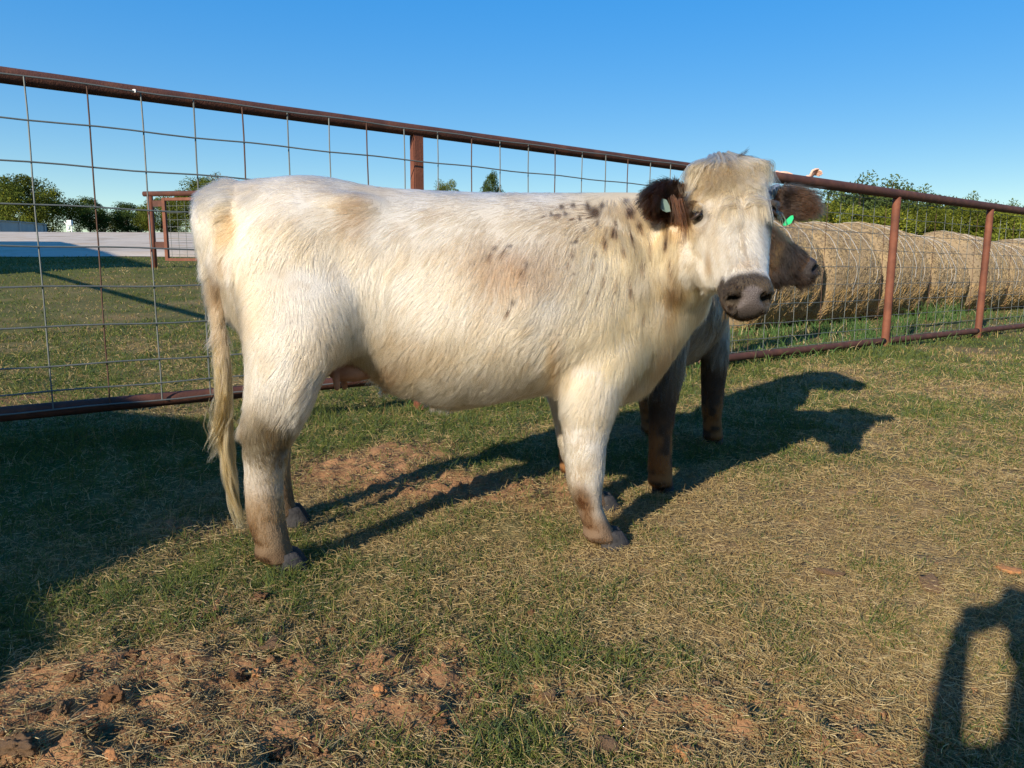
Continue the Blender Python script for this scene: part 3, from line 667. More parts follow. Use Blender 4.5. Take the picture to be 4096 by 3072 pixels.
# ------------------------------------------------------------------ pool, pump, far rails
M_pool = noise_mat('pool_wall', [(.3, (.34, .36, .37)), (.7, (.44, .45, .45))], 1.2, .5, .1, spec=.3, stretch=(1, 1, .1)); M_pooltrim = mat('pool_trim', (.40, .43, .46), .5)
pc = aty(-55, 505, 86.); PR = 7.0; pz = local_z(pc[0], 86) - .15
pool = tag(empty('swimming_pool', (pc[0], pc[1], pz)), 'round above ground pool with grey wall panels and pale top rim at the left edge', 'swimming pool')
nseg = 20
for k in range(nseg):
    a0, a1 = 2 * math.pi * k / nseg, 2 * math.pi * (k + 1) / nseg; mb = MB(); A = np.linspace(a0, a1, 6); ring_o = [(PR * math.cos(a), PR * math.sin(a)) for a in A]; ring_i = [((PR - .04) * math.cos(a), (PR - .04) * math.sin(a)) for a in A]
    q = ring_o + ring_i[::-1]; mb.loft([[(x, y, 0) for x, y in q], [(x, y, 1.32) for x, y in q]]); mb.build('wall_panel', M_pool, pool)
    am = a0; Rm = np.array([[math.cos(am), -math.sin(am), 0], [math.sin(am), math.cos(am), 0], [0, 0, 1]])
    MB().box((math.cos(am) * (PR + .06), math.sin(am) * (PR + .06), .655), (.055, .09, .655), Rm).build('upright', M_pool, pool)
mb = MB(); A = np.linspace(0, 2 * math.pi, 61)[:-1]
V = [(r * math.cos(a), r * math.sin(a), z) for r, z in ((PR - .1, 1.325), (PR + .14, 1.325), (PR + .14, 1.40), (PR - .1, 1.40)) for a in A]
n = len(A); mb.add(V, [(j * n + i, j * n + (i + 1) % n, ((j + 1) % 4) * n + (i + 1) % n, ((j + 1) % 4) * n + i) for j in range(4) for i in range(n)]); mb.build('rim', M_pooltrim, pool)
MB().loft([[(6.95 * math.cos(a), 6.95 * math.sin(a), 1.05) for a in A], [(6.95 * math.cos(a), 6.95 * math.sin(a), 1.1) for a in A]]).build('pool_water', mat('pool_water', (.05, .2, .26), .05, 0, .5), pool)
pp = aty(151, 503, 78.); pz = local_z(pp[0], 78)
M_white = mat('white_plastic', (.78, .78, .76), .4)
pump = tag(empty('pool_pump', (pp[0], pp[1], pz)), 'small white pump with pipes and box standing right of the pool', 'pool pump')
MB().box((.08, 0, 1.05), (.22, .18, .26)).build('control_box', M_white, pump); MB().tube([(-.25, 0, .0), (-.25, 0, .9), (-.5, 0, 1.15)], .05, 8).build('pipe', M_white, pump); MB().tube([(.22, 0, 0), (.22, 0, .8)], .06, 8).build('pipe', M_white, pump)
MB().tube([(-.25, 0, .35), (.0, -.05, .2), (.22, 0, .35)], .045, 8).build('pipe', M_white, pump); MB().ell((-.02, -.1, .52), (.14, .14, .18)).build('pump_body', M_white, pump, True)
ff = tag(empty('fence'), 'low rusty post and rail fence far behind the gravel lot', 'fence')
for k in range(14):
    x = -36 + k * 2.9; y = 92.; z = local_z(x, y); MB().tube([(x, y, z - .3), (x, y, z + 1.25)], .06, 6).build('post', M_rust, ff)
    if k < 13:
        x2 = x + 2.9; z2 = local_z(x2, y)
        for h in (.6, 1.2): MB().tube([(x, y, z + h), (x2, y, z2 + h)], .02, 5).build('rail', M_rust, ff)
fr2 = tag(empty('fence'), 'far rusty pipe fence just above the hay bales at the right edge', 'fence')
a = aty(2120, 578, 24.); b = aty(2330, 590, 25.)
a[2] = b[2] = (a[2] + b[2]) / 2
MB().tube([a, (a + b) / 2, b], .06, 10).build('top_rail', M_rust_post, fr2, True)
MB().tube([a - [0, 0, .45], (a + b) / 2 - [0, 0, .45], b - [0, 0, .45]], .05, 10).build('rail', M_rust_post, fr2, True)
for q in (a, (a + b) / 2, b): MB().tube([[q[0], q[1], local_z(q[0], q[1]) - .3], [q[0], q[1], q[2] - .062]], .055, 10).build('post', M_rust_post, fr2, True)
#@@P2_END
# ------------------------------------------------------------------ cattle
PSI = R(9.5); O1 = np.array([-.17, 2.02, 0.]); EX = np.array([math.cos(PSI), math.sin(PSI), 0]); EY = np.array([-math.sin(PSI), math.cos(PSI), 0])
def lp(u, v, yl=0.):
    d = ray(u, v); t = ((O1 - CO) @ EY + yl) / (d @ EY); q = CO + d * t - O1
    return np.array([q @ EX, q[2]])
def to_local(P): q = np.asarray(P) - O1; return np.stack([q @ EX, q @ EY, q[..., 2]], -1)
def to_world(L): L = np.asarray(L); return O1 + L[..., :1] * EX + L[..., 1:2] * EY + L[..., 2:] * np.array([0, 0, 1.])
_top = np.array([lp(u, v) for u, v in ((438, 425), (450, 404), (480, 388), (520, 377), (565, 371), (620, 366), (680, 364), (740, 374), (790, 386), (850, 394), (950, 402), (1050, 409), (1150, 411), (1250, 409), (1330, 405), (1400, 404), (1450, 410), (1500, 424), (1540, 440))])
_bot = np.array([lp(u, v + 16, -.06) for u, v in ((445, 560), (490, 690), (540, 760), (600, 790), (680, 795), (735, 788), (800, 808), (850, 846), (920, 870), (1000, 878), (1080, 870), (1150, 853), (1210, 848), (1270, 868), (1330, 880), (1400, 848), (1450, 790), (1480, 735), (1510, 700), (1540, 670))])
def sect(s, ztop, zbot, w, n=2.3, ztw=.62, k=40, y0=0.):
    """one cross-section of the trunk, widest at ztw of its height"""
    zc = zbot + (ztop - zbot) * ztw; out = []
    for a in np.linspace(0, 2 * math.pi, k, endpoint=False):
        ca, sa = math.cos(a), math.sin(a)
        y = w * math.copysign(abs(ca) ** (2 / n), ca)
        h = (ztop - zc) if sa > 0 else (zc - zbot)
        out.append((s, y0 + y, zc + h * math.copysign(abs(sa) ** (2 / n), sa)))
    return out
def limb(mb, st, k=20):
    """st: (s, y, z, r_along, r_across); rings are horizontal-ish"""
    rings = []
    for (s, y, z, ra, rb) in st:
        rings.append([(s + ra * math.cos(a), y + rb * math.sin(a), z) for a in np.linspace(0, 2 * math.pi, k, endpoint=False)])
    mb.loft(rings[::-1])
def cow_trunk(mb):
    s0, s1 = _top[0, 0] + .012, _top[-1, 0]
    wS = np.array([s0, s0 + .04, s0 + .12, s0 + .22, s0 + .34, s0 + .46, s0 + .62, s0 + .78, s0 + .90, s0 + 1.0, s0 + 1.1, s0 + 1.18, s0 + 1.3])
    wW = np.array([.065, .105, .150, .182, .188, .200, .235, .245, .225, .205, .170, .148, .115])
    rings = []
    for s in np.concatenate([np.linspace(s0, s0 + .1, 6)[:-1], np.linspace(s0 + .1, s1 - .02, 34)]):
        zt = np.interp(s, _top[:, 0], _top[:, 1]) - .018 + .010 * math.exp(-((s - .25) / .3) ** 2); zb = np.interp(s, _bot[:, 0], _bot[:, 1]) + .022
        w = np.interp(s, wS, wW)
        rings.append(sect(s, zt, zb, w, 2.25, np.interp(s, [s0, s0 + .3, s0 + .7, s0 + 1.0, s0 + 1.2], [.62, .62, .45, .42, .5])))
    mb.loft(rings)
_hl = [(505, 800, 540), (500, 802, 600), (508, 795, 650), (517, 765, 720), (523, 738, 775), (526, 706, 820), (527, 682, 870), (521, 652, 925), (521, 630, 965), (524, 621, 1000), (526, 615, 1040), (528, 615, 1080), (533, 618, 1120), (543, 624, 1152), (556, 632, 1185), (570, 640, 1210)]
_fl = [(1165, 1440, 690), (1185, 1410, 760), (1203, 1350, 830), (1208, 1330, 880), (1213, 1320, 920), (1218, 1311, 960), (1220, 1308, 1000), (1224, 1304, 1040), (1231, 1301, 1065), (1244, 1301, 1092), (1252, 1313, 1120), (1264, 1326, 1146), (1276, 1336, 1164)]
def leg_st(tbl, yl, pad, lat, dy):
    st = []
    for i, (a, b, v) in enumerate(tbl):
        L0, L1 = lp(a, v, yl), lp(b, v, yl); s = (L0[0] + L1[0]) / 2; r = (L1[0] - L0[0]) / 2 - pad; z = (L0[1] + L1[1]) / 2
        st.append([s, yl + dy[i], z, r, lat[i]])
    return st
HL = leg_st(_hl, -.182, .002, [.075, .080, .082, .078, .07, .064, .060, .054, .050, .046, .042, .041, .043, .046, .044, .044], [.075, .055, .04, .02, .01, .005, 0, 0, 0, 0, 0, 0, 0, 0, 0, 0])
FL = leg_st(_fl, -.155, .003, [.075, .075, .07, .06, .058, .056, .052, .050, .047, .044, .046, .047, .046], [.05, .03, .012, .0, 0, 0, 0, 0, 0, 0, 0, 0, 0])
HOOF_H = to_local(gnd(606, 1226)); HOOF_F = to_local(gnd(1318, 1172))
def cow_legs(mb, dsf=(0, 0), dsh=(0, 0)):
    for sd in (0, 1):
        for tbl, ds, bot in ((HL, dsh[sd], HOOF_H), (FL, dsf[sd], HOOF_F)):
            st = []; zt, zl = tbl[0][2], tbl[-1][2]
            for (s, y, z, ra, rb) in tbl:
                f = np.clip((zt - z) / (zt - .05), 0, 1); st.append((s + ds * f, y if sd == 0 else -y, z, ra, rb))
            s, y, z, ra, rb = st[-1]; st.append((s + .012, y, max(z - .02, .025), ra * .95, rb * .95)); limb(mb, st)
            ft = st[-3]; mb.ell((ft[0] - ft[3] * .25, y, ft[2]), (ft[3] * 1.02, ft[4] * 1.05, .030))
            # dewclaws
            mb.ell((st[-2][0] - ra * .95, y - .016, st[-2][2] + .022), (.011, .009, .013)); mb.ell((st[-2][0] - ra * .95, y + .016, st[-2][2] + .022), (.011, .009, .013))
# hook bones, pin bones, shoulder and stifle volumes
def cow_lumps(mb):
    for sd in (-1, 1):
        q = lp(792, 408, -.17); mb.ell((q[0] - .05, sd * .138, q[1] - .045), (.11, .036, .045))
        q = lp(530, 922, -.182); mb.ell((q[0] + .012, sd * .182, q[1]), (.026, .022, .034), np.array([[1, 0, .3], [0, 1, 0], [-.3, 0, 1]]))
        q = lp(470, 470, -.07); mb.ell((q[0] + .03, sd * .07, q[1]), (.05, .04, .06))
        q = lp(1285, 615, -.18); mb.ell((q[0] + .02, sd * .135, q[1]), (.16, .06, .17))
        q = lp(738, 735, -.16); mb.ell((q[0] - .03, sd * .150, q[1] + .02), (.10, .03, .085), np.array([[.8, 0, -.6], [0, 1, 0], [.6, 0, .8]]))
        q = lp(650, 600, -.17); mb.ell((q[0], sd * .138, q[1]), (.17, .062, .19))
_tail = [(462, 420, 26), (449, 455, 26), (447, 500, 24), (452, 560, 22), (464, 620, 21), (475, 680, 20), (482, 740, 19), (484, 800, 17), (486, 850, 14)]
def cow_tail(mb):
    pts, rad = [], []
    for u, v, w in _tail:
        q = lp(u, v, -.03); pts.append((q[0] - .002, -.03, q[1])); rad.append(w * PS * 1.95 / F * .68)
    mb.tube(pts, rad, 14); return np.array(pts)
# head: a runs poll -> muzzle, n is the front of the face, l the sideways axis
HST = [  # t, front n, back n, half width
    (-.035, .000, -.085, .032), (-.015, .022, -.115, .054), (.02, .040, -.135, .074), (.06, .052, -.148, .091), (.10, .055, -.155, .101), (.14, .053, -.158, .099), (.18, .047, -.150, .088), (.22, .042, -.136, .076),
    (.26, .040, -.118, .066), (.295, .042, -.098, .057), (.325, .047, -.084, .058), (.35, .050, -.075, .0615), (.372, .049, -.068, .0630), (.390, .043, -.062, .0600), (.402, .031, -.054, .052), (.409, .016, -.043, .039)]
def head_pt(h, t, l, n): return h['o'] + h['a'] * t + h['l'] * l + h['n'] * n
def cow_head(mb, h, sc=1.):
    rings = []
    for t, nf, nb, w in HST:
        zc = nf + (nb - nf) * .42; r = []
        for a in np.linspace(0, 2 * math.pi, 36, endpoint=False):
            ca, sa = math.cos(a), math.sin(a); e = 2 / 2.35
            hh = (nf - zc) if sa > 0 else (zc - nb); tw = 1 if sa > 0 else 1 - .28 * (-sa) ** 1.5
            r.append(head_pt(h, t * sc, w * tw * math.copysign(abs(ca) ** e, ca) * sc, (zc + hh * math.copysign(abs(sa) ** e, sa)) * sc))
        rings.append(r)
    mb.loft(rings)
    mb.ell(head_pt(h, -.042 * sc, 0, -.035 * sc), (.040 * sc, .055 * sc, .046 * sc), np.stack([h['a'], h['n'], h['l']], 1))
    for sd in (-1, 1):
        mb.ell(head_pt(h, .125 * sc, sd * .088 * sc, .012 * sc), (.026 * sc, .03 * sc, .02 * sc), np.stack([h['a'], h['n'], h['l']], 1))      # brow
        mb.ell(head_pt(h, .225 * sc, sd * .06 * sc, -.075 * sc), (.065 * sc, .045 * sc, .024 * sc), np.stack([h['a'], h['n'], h['l']], 1))   # cheek
        mb.ell(head_pt(h, .362 * sc, sd * .034 * sc, .036 * sc), (.026 * sc, .017 * sc, .022 * sc), np.stack([h['a'], h['n'], h['l']], 1))   # nostril wing
    mb.ell(head_pt(h, .382 * sc, 0, -.050 * sc), (.020 * sc, .030 * sc, .038 * sc), np.stack([h['a'], h['n'], h['l']], 1))                   # chin
def ear_axes(h, sd, ddir, face):
    d = ddir / np.linalg.norm(ddir); f = face - d * (face @ d); f /= np.linalg.norm(f); return d, np.cross(f, d), f
def cow_ear(mb, h, sd, base, d, w, f, L, Wd):
    """a cupped leaf: base point, along d, width axis w, facing f"""
    rings = []
    for t in np.linspace(-.08, 1, 12):
        wd = Wd * (.42 + .58 * math.sin(math.pi * np.clip(t * .62 + .25, 0, 1))) * (1 if t < .75 else max(.3, 1 - ((t - .75) / .27) ** 2 * .7)) * .5
        c = base + d * (L * t) - f * (.02 * math.sin(math.pi * np.clip(t, 0, 1))); r = []
        for a in np.linspace(0, 2 * math.pi, 18, endpoint=False):
            x = math.cos(a); r.append(c + w * wd * x + f * (.011 * math.sin(a) + .022 * (x * x - .5)))
        rings.append(r)
    mb.loft(rings)

def soften(me, h, it):
    """relax the seams of the trunk, leaving head, ears and lower legs alone"""
    V = verts_np(me); e = np.empty(len(me.edges) * 2, np.int32); me.edges.foreach_get('vertices', e); e = e.reshape(-1, 2)
    q = V - h['o']; T, Lt, Nf = q @ h['a'], q @ h['l'], q @ h['n']; hw = ss(.16, .24, np.linalg.norm(V - (h['o'] + h['a'] * .12), axis=1))
    w = hw * ss(.38, .52, V[:, 2]); deg = np.bincount(e.ravel(), minlength=len(V)).astype(float)[:, None]
    for k in range(it):
        A = np.zeros_like(V)
        for c in range(3): A[:, c] = np.bincount(e[:, 0], V[e[:, 1], c], len(V)) + np.bincount(e[:, 1], V[e[:, 0], c], len(V))
        V = V + (A / deg - V) * (w[:, None] * .6)
    set_verts(me, V)
M_nose = None
def build_cow(p):
    """p: dict with the head frame, neck path, ears, coat functions, all in the cow's own frame"""
    root = tag(empty('cow', tuple(p['loc']), p['rz']), p['label'], 'cow', 'cattle in the paddock'); root.scale = (p['scale'],) * 3
    h = p['head']; sc = h.get('sc', 1.)
    mb = MB(); cow_trunk(mb); cow_legs(mb, p.get('dsf', (0, 0)), p.get('dsh', (0, 0))); cow_lumps(mb); tp = cow_tail(mb)
    mb.tube(p['neck'][0], p['neck'][1], 24)
    if 'extra' in p: p['extra'](mb)
    cow_head(mb, h, sc)
    for e in p['ears']: cow_ear(mb, h, *e)
    me = fuse(mb, .0075, 4, .5); me.name = 'body'
    soften(me, p['head'], 26)
    V = verts_np(me); Nn = norms_np(me)
    # nostrils, mouth line, eye sockets pressed into the skin
    q = V - h['o']; T, Lt, Nf = q @ h['a'] / sc, q @ h['l'] / sc, q @ h['n'] / sc
    ishead = (T > -.06) & (T < .44) & (np.abs(Lt) < .125) & (np.abs(Nf) < .2)
    dark = np.zeros(len(V))
    for sd in (-1, 1):
        e1_ = h['l'] * sd * .8 - h['n'] * .6; e1_ /= np.linalg.norm(e1_); e3_ = h['a'] * .75 + h['n'] * .55 + h['l'] * sd * .35; e3_ -= e1_ * (e3_ @ e1_); e3_ /= np.linalg.norm(e3_); e2_ = np.cross(e1_, e3_)
        dq = (V - head_pt(h, .388 * sc, sd * .0415 * sc, .020 * sc)) / sc; a_, b_, c_ = dq @ e1_, dq @ e2_, dq @ e3_
        g_ = np.exp(-((a_ / .0190) ** 2 + (b_ / .0125) ** 2) - (c_ / .04) ** 2) * ishead
        V -= e3_[None] * (.036 * sc * g_)[:, None]; dark = np.maximum(dark, ss(.3, .7, g_))
        g2 = np.exp(-(((T - .135) / .018) ** 2 + ((Nf - .018) / .02) ** 2)) * ishead * (sd * Lt > .06); V -= h['l'][None] * sd * (.012 * sc * g2)[:, None]
    g3 = np.exp(-((T - .393 - .0) / .005) ** 2) * ishead * (np.abs(Lt) < .06) * (Nf > -.075) * (Nf < .02)
    V -= (h['a'] * .002 * sc)[None] * g3[:, None]
    set_verts(me, V); Nn = norms_np(me)
    C, glossy = p['skin'](V, Nn, T, Lt, Nf, ishead); C = C * (1 - .93 * dark)[:, None]
    set_col(me, C); a = me.attributes.new('gloss', 'FLOAT', 'POINT'); a.data.foreach_set('value', glossy.astype(np.float32))
    me.shade_smooth()
    body = link('body', me, p['mat_hide'], root)
    # eyes
    for sd in (-1, 1):
        M3 = np.stack([h['a'], h['n'], h['l']], 1)
        c = head_pt(h, .137 * sc, sd * .085 * sc, .017 * sc)
        eye = MB().ell(c, (.0158 * sc, .0158 * sc, .0158 * sc), M3, 20, 14).build('eye', M_eye, root, True)
        lid = MB(); R_ = .0168 * sc; ax1 = h['l'] * sd * .8 + h['n'] * .6; ax1 /= np.linalg.norm(ax1); ax2 = h['a'] - ax1 * (h['a'] @ ax1); ax2 /= np.linalg.norm(ax2); ax3 = np.cross(ax1, ax2)
        for up in (-1, 1):
            pts = [c + ax3 * (R_ * 1.05 * math.cos(t)) + ax2 * (up * R_ * .74 * math.sin(t)) + ax1 * (R_ * (.45 + .5 * math.sin(t))) for t in np.linspace(0, math.pi, 11)]
            lid.tube(pts, [.0018 + .0020 * math.sin(t) for t in np.linspace(0, math.pi, 11)], 6)
        lid.build('eyelid', M_lid, eye, True)
    # hooves, two claws each
    for sd in (0, 1):
        for nm, tbl, ds in (('hind', HL, p.get('dsh', (0, 0))[sd]), ('fore', FL, p.get('dsf', (0, 0))[sd])):
            s, y, z, ra, rb = tbl[-1]; s += ds * np.clip((tbl[0][2] - z) / (tbl[0][2] - .05), 0, 1); y = y if sd == 0 else -y; hb = MB()
            for cl in (-1, 1):
                rings = []
                for zz, a0, a1, hw in ((.050, -.026, .028, .015), (.034, -.030, .040, .0175), (.016, -.031, .050, .019), (.0, -.031, .058, .0195), (-.014, -.030, .056, .019)):
                    r = []
                    for a in np.linspace(0, 2 * math.pi, 14, endpoint=False):
                        x = math.cos(a); xx = (a0 + a1) / 2 + (a1 - a0) / 2 * x; tw = 1 - .5 * max(0, x) ** 2
                        r.append((s + .015 + xx, y + cl * .0205 + hw * tw * math.sin(a) - cl * .004 * max(0, x), zz))
                    rings.append(r)
                hb.loft(rings[::-1])
            hb.build('hoof', M_hoof, root, True)
    p['root'], p['body'], p['tp'] = root, body, tp
    return p
def coat(p, name, N, fn, seed, K=5, clump=35, cl=.55, parts=None):
    """strands rooted all over the body; fn(P, N, head coords) -> dict of arrays"""
    me = p['body'].data; g = np.random.default_rng(seed); h = p['head']; sc = h.get('sc', 1.)
    V = verts_np(me); Nn = norms_np(me); tri = tris_np(me); A, B, C_ = V[tri[:, 0]], V[tri[:, 1]], V[tri[:, 2]]
    ar = np.linalg.norm(np.cross(B - A, C_ - A), axis=1) / 2; ctr = (A + B + C_) / 3
    wt = ar * fn['density'](ctr, Nn[tri[:, 0]], h); cdf = np.cumsum(wt); cdf /= cdf[-1]
    ti = np.searchsorted(cdf, g.random(N)); r1, r2 = np.sqrt(g.random((N, 1))), g.random((N, 1))
    b0, b1, b2 = 1 - r1, r1 * (1 - r2), r1 * r2
    P = b0 * A[ti] + b1 * B[ti] + b2 * C_[ti]; Nr = b0 * Nn[tri[ti, 0]] + b1 * Nn[tri[ti, 1]] + b2 * Nn[tri[ti, 2]]; Nr /= np.linalg.norm(Nr, axis=1, keepdims=True) + 1e-9
    q = P - h['o']; H = (q @ h['a'] / sc, q @ h['l'] / sc, q @ h['n'] / sc)
    D = fn['style'](P, Nr, H, g)
    d = D['dir']; d = d - Nr * (d * Nr).sum(1, keepdims=True) * .92; d /= np.linalg.norm(d, axis=1, keepdims=True) + 1e-9
    # swirl the lie of the coat a little
    jit = np.stack([vn(P, 17, 400 + k) - .5 for k in range(3)], -1) * D.get('swirl', .9)[:, None] if 'swirl' in D else np.stack([vn(P, 17, 400 + k) - .5 for k in range(3)], -1) * .9
    jit -= Nr * (jit * Nr).sum(1, keepdims=True)
    d = d + jit + g.normal(0, .055, (N, 3)); L = D['len'] * g.uniform(.6, 1.2, N); lift = D['lift'][:, None] * g.uniform(.5, 1.6, (N, 1))
    t = np.linspace(0, 1, K)
    dirs = d[:, None, :] + (Nr[:, None, :] * lift[:, None, :]) * (1.5 - 1.3 * t)[None, :, None] + np.array([0, 0, -1.]) * (D['grav'][:, None, None] * t[None, :, None])
    dirs /= np.linalg.norm(dirs, axis=2, keepdims=True)
    seg = dirs * (L[:, None] / (K - 1))[:, :, None]; Q = np.concatenate([np.zeros((N, 1, 3)), np.cumsum(seg[:, :-1], 1)], 1)
    # locks: pull tips towards a shared centre strand
    nc = max(10, N // clump); ci = g.choice(N, nc, replace=False)
    kd = kdtree.KDTree(nc)
    for k, i in enumerate(ci): kd.insert(P[i], k)
    kd.balance()
    own = np.array([kd.find(x)[1] for x in P]); own = ci[own]
    tgt = Q[own] + (P[own] - P)[:, None, :] * (t[None, :, None] ** 1.0)
    w = (cl * np.where(g.random(N) < .42, .12, 1.15))[:, None, None] * (t ** 1.2)[None, :, None]
    Q = Q * (1 - w) + tgt * w
    if 'wave' in D:
        sdv = np.cross(Nr, d); ph = vn(P, 25, 470) * 12; Q += sdv[:, None, :] * (D['wave'][:, None] * np.sin(t[None] * 7 + ph[:, None]) * t[None])[:, :, None]
    own_t = .90 + .2 * g.random(N)[own]; D['col'] = D['col'] * (own_t[:, None] * np.array([[1., .99, .96]]) ** (1 - own_t[:, None]) * .5 + .5)
    Pt = P[:, None, :] - Nr[:, None, :] * .002 + Q
    rad = D['rad'][:, None] * (1 - .8 * t ** 1.5)[None]
    o = strands(name, Pt, rad, np.clip(D['col'], .004, .9), M_fur, p['body'], Nr)
    return o

# ---- the white heifer
Ph = aty(1563, 381, 1.985)                                    # poll of the head in the world
fh = np.array([-.045, -.993, 0]); fh /= np.linalg.norm(fh); HP = R(54.5)
a_w = fh * math.cos(HP) + np.array([0, 0, -math.sin(HP)]); n_w = fh * math.sin(HP) + np.array([0, 0, math.cos(HP)])
roll = R(3); l0 = np.cross(a_w, n_w); l0 = -l0 if l0[0] < 0 else l0
a_w, l0 = a_w * math.cos(roll) + l0 * math.sin(roll), l0 * math.cos(roll) - a_w * math.sin(roll)
def vl(v): return np.array([v @ EX, v @ EY, v[2]])
H1 = dict(o=to_local(Ph), a=vl(a_w), n=vl(n_w), l=vl(l0), sc=1.02)
print('head muzzle px', projn(to_world(head_pt(H1, .4, 0, 0))), 'eye', projn(to_world(head_pt(H1, .137, -.09, .018))), projn(to_world(head_pt(H1, .1, .1, 0))))
nk0 = np.array([lp(1330, 590)[0], 0, lp(1330, 590)[1]]); nk1 = head_pt(H1, .07, 0, -.09)
nk = [nk0, nk0 * .6 + nk1 * .4 + [.02, 0, -.03], nk0 * .25 + nk1 * .75 + [.015, .0, -.02], nk1]
ER = to_local(aty(1474, 428, 1.95)); EL = to_local(aty(1682, 436, 1.965))
def ear_set(base, tip, face, L, Wd): d = (tip - base); d, w, f = ear_axes(None, 0, d, face); return base, d, w, f, L, Wd
er1 = ear_set(ER, to_local(aty(1392, 438, 1.90)), vl(np.array([-.1, -1, -.35])), .104, .100)
er2 = ear_set(EL, to_local(aty(1778, 440, 1.985)), vl(np.array([.1, -1, -.1])), .112, .098)
CR = np.array([.83, .735, .60]); WH = np.array([.85, .79, .70]); DKB = np.array([.070, .042, .024])
def pixdist(UV, u, v, rx_, ry_, rot=0.):
    dx, dy = UV[:, 0] - u, UV[:, 1] - v; a, b = math.cos(rot), math.sin(rot)
    return np.exp(-(((a * dx + b * dy) / rx_) ** 2 + ((-b * dx + a * dy) / ry_) ** 2) ** 1.5)
SPOTS = [(1285, 468, 16, 14), (1270, 455, 8, 12), (1213, 455, 5, 7), (1238, 452, 5, 6), (1222, 470, 4, 6), (1252, 480, 5, 6), (1300, 452, 6, 8), (1100, 540, 8, 4), (1068, 545, 5, 6), (1137, 580, 5, 8), (1107, 662, 7, 9), (1245, 530, 5, 5), (1233, 533, 4, 4), (1235, 562, 5, 4), (1352, 445, 8, 9), (1372, 470, 7, 9), (1395, 478, 8, 10), (1420, 470, 7, 12), (1440, 505, 5, 12), (1400, 520, 3, 10), (1360, 500, 3, 9), (1330, 490, 3, 8),
         (1365, 585, 3, 9), (1362, 610, 4, 10), (1335, 600, 3, 9), (1310, 590, 4, 8), (1285, 560, 3, 7), (1268, 640, 3, 5), (1390, 560, 3, 10), (1455, 555, 5, 14), (1340, 520, 3, 8), (1310, 510, 3, 9), (1330, 640, 3, 6), (1395, 670, 3, 6), (1292, 490, 4, 8), (1262, 505, 3, 6), (1240, 600, 3, 3), (1190, 470, 3, 5), (1300, 625, 3, 6), (1480, 520, 5, 14)]
rs = np.random.default_rng(3)
def cow1_color(L, H, Nr=None, fine=True):
    Wp = to_world(L); UV = projn(Wp); T, Lt, Nf = H
    n1, n2, n3 = fbm(L, 7, 200, 3), fbm(L, 22, 210, 2), vn(L, 90, 215); n4 = fbm(L * np.array([1, 1, .5]), 11, 240, 3)
    c = CR + (WH - CR) * ss(.35, .65, n1)[:, None]
    def put(col, w): nonlocal c; c = c + (np.array(col) - c) * np.clip(w, 0, 1)[:, None]
    put([.70, .575, .43], .55 * ss(.50, .72, n4)); put([.62, .50, .36], .4 * ss(.56, .70, fbm(L, 34, 244, 2)))
    put([.60, .455, .31], .8 * pixdist(UV, 768, 462, 46, 62, .35) * (.35 + 1.0 * n2)); put([.66, .54, .40], .35 * pixdist(UV, 700, 535, 90, 45) * (.2 + n2))
    put([.60, .455, .33], 1.05 * pixdist(UV, 1105, 582, 115, 58, .15) * (.35 + 1.0 * n2)); put([.62, .48, .35], .55 * pixdist(UV, 1210, 570, 60, 70) * (.3 + n2))
    put([.70, .42, .17], .75 * pixdist(UV, 502, 480, 24, 50, .3) * (.2 + 1.1 * n2)); put([.5, .34, .19], .55 * pixdist(UV, 480, 560, 14, 40))
    put([.82, .69, .49], .9 * ss(1150, 1330, UV[:, 0]) * (1 - ss(1500, 1530, UV[:, 0])) * (UV[:, 1] < 800) * (.4 + .9 * n2))
    put([.78, .59, .36], .4 * ss(1330, 1420, UV[:, 0]) * (1 - ss(1500, 1530, UV[:, 0])) * (UV[:, 1] < 720) * n2 * 1.4)
    put([.62, .48, .33], .35 * pixdist(UV, 1270, 470, 120, 50))
    put([.62, .40, .20], .7 * pixdist(UV, 1204, 770, 12, 60)); put([.66, .47, .33], .8 * pixdist(UV, 1440, 770, 30, 70, .5))
    put([.30, .205, .115], .75 * pixdist(UV, 1450, 610, 16, 75, .1) * (.5 + n2)); put([.62, .45, .33], .8 * pixdist(UV, 820, 815, 60, 32))
    put([.70, .60, .47], .5 * pixdist(UV, 700, 400, 110, 26) + .45 * pixdist(UV, 540, 395, 70, 18))
    for u, v, a, b in SPOTS: put([.11, .068, .040], (1.1 if a > 6 else 1.1) * pixdist(UV, u + (n3 - .5) * 4, v - 8, a * .85 + .3, b * 1.0 + .3, -.15))
    # legs
    hock = pixdist(UV, 570, 940, 70, 78, .2) * (L[:, 0] < 0) ; put([.20, .165, .105], 1.25 * hock * (.6 + .6 * n2)); put([.17, .135, .085], .85 * pixdist(UV, 606, 970, 12, 40, .35) * (L[:, 0] < 0)); put([.36, .29, .19], .5 * pixdist(UV, 590, 930, 25, 28))
    low = ss(.30, .16, L[:, 2]) * (L[:, 0] < 0); put([.42, .30, .18], 1. * low); put([.20, .125, .068], 1.1 * ss(.20, .08, L[:, 2]) * (L[:, 0] < 0) * (.25 + 1.1 * n2))
    lowf = ss(.24, .12, L[:, 2]) * (L[:, 0] > 0); put([.50, .37, .23], .6 * lowf); put([.22, .125, .062], 1.1 * pixdist(UV, 1262, 1085, 20, 44, -.3) + .85 * ss(.12, .07, L[:, 2]) * (L[:, 0] > 0)); put([.55, .44, .30], .5 * pixdist(UV, 1260, 1010, 30, 25))
    # tail
    tl = (L[:, 0] < _top[0, 0] + .045) & (L[:, 2] < .80); put([.52, .40, .265], .75 * tl * ss(.78, .66, L[:, 2])); put([.40, .31, .17], .6 * tl * ss(.5, .40, L[:, 2])); put([.33, .22, .13], .5 * tl * ss(.45, .75, n1))
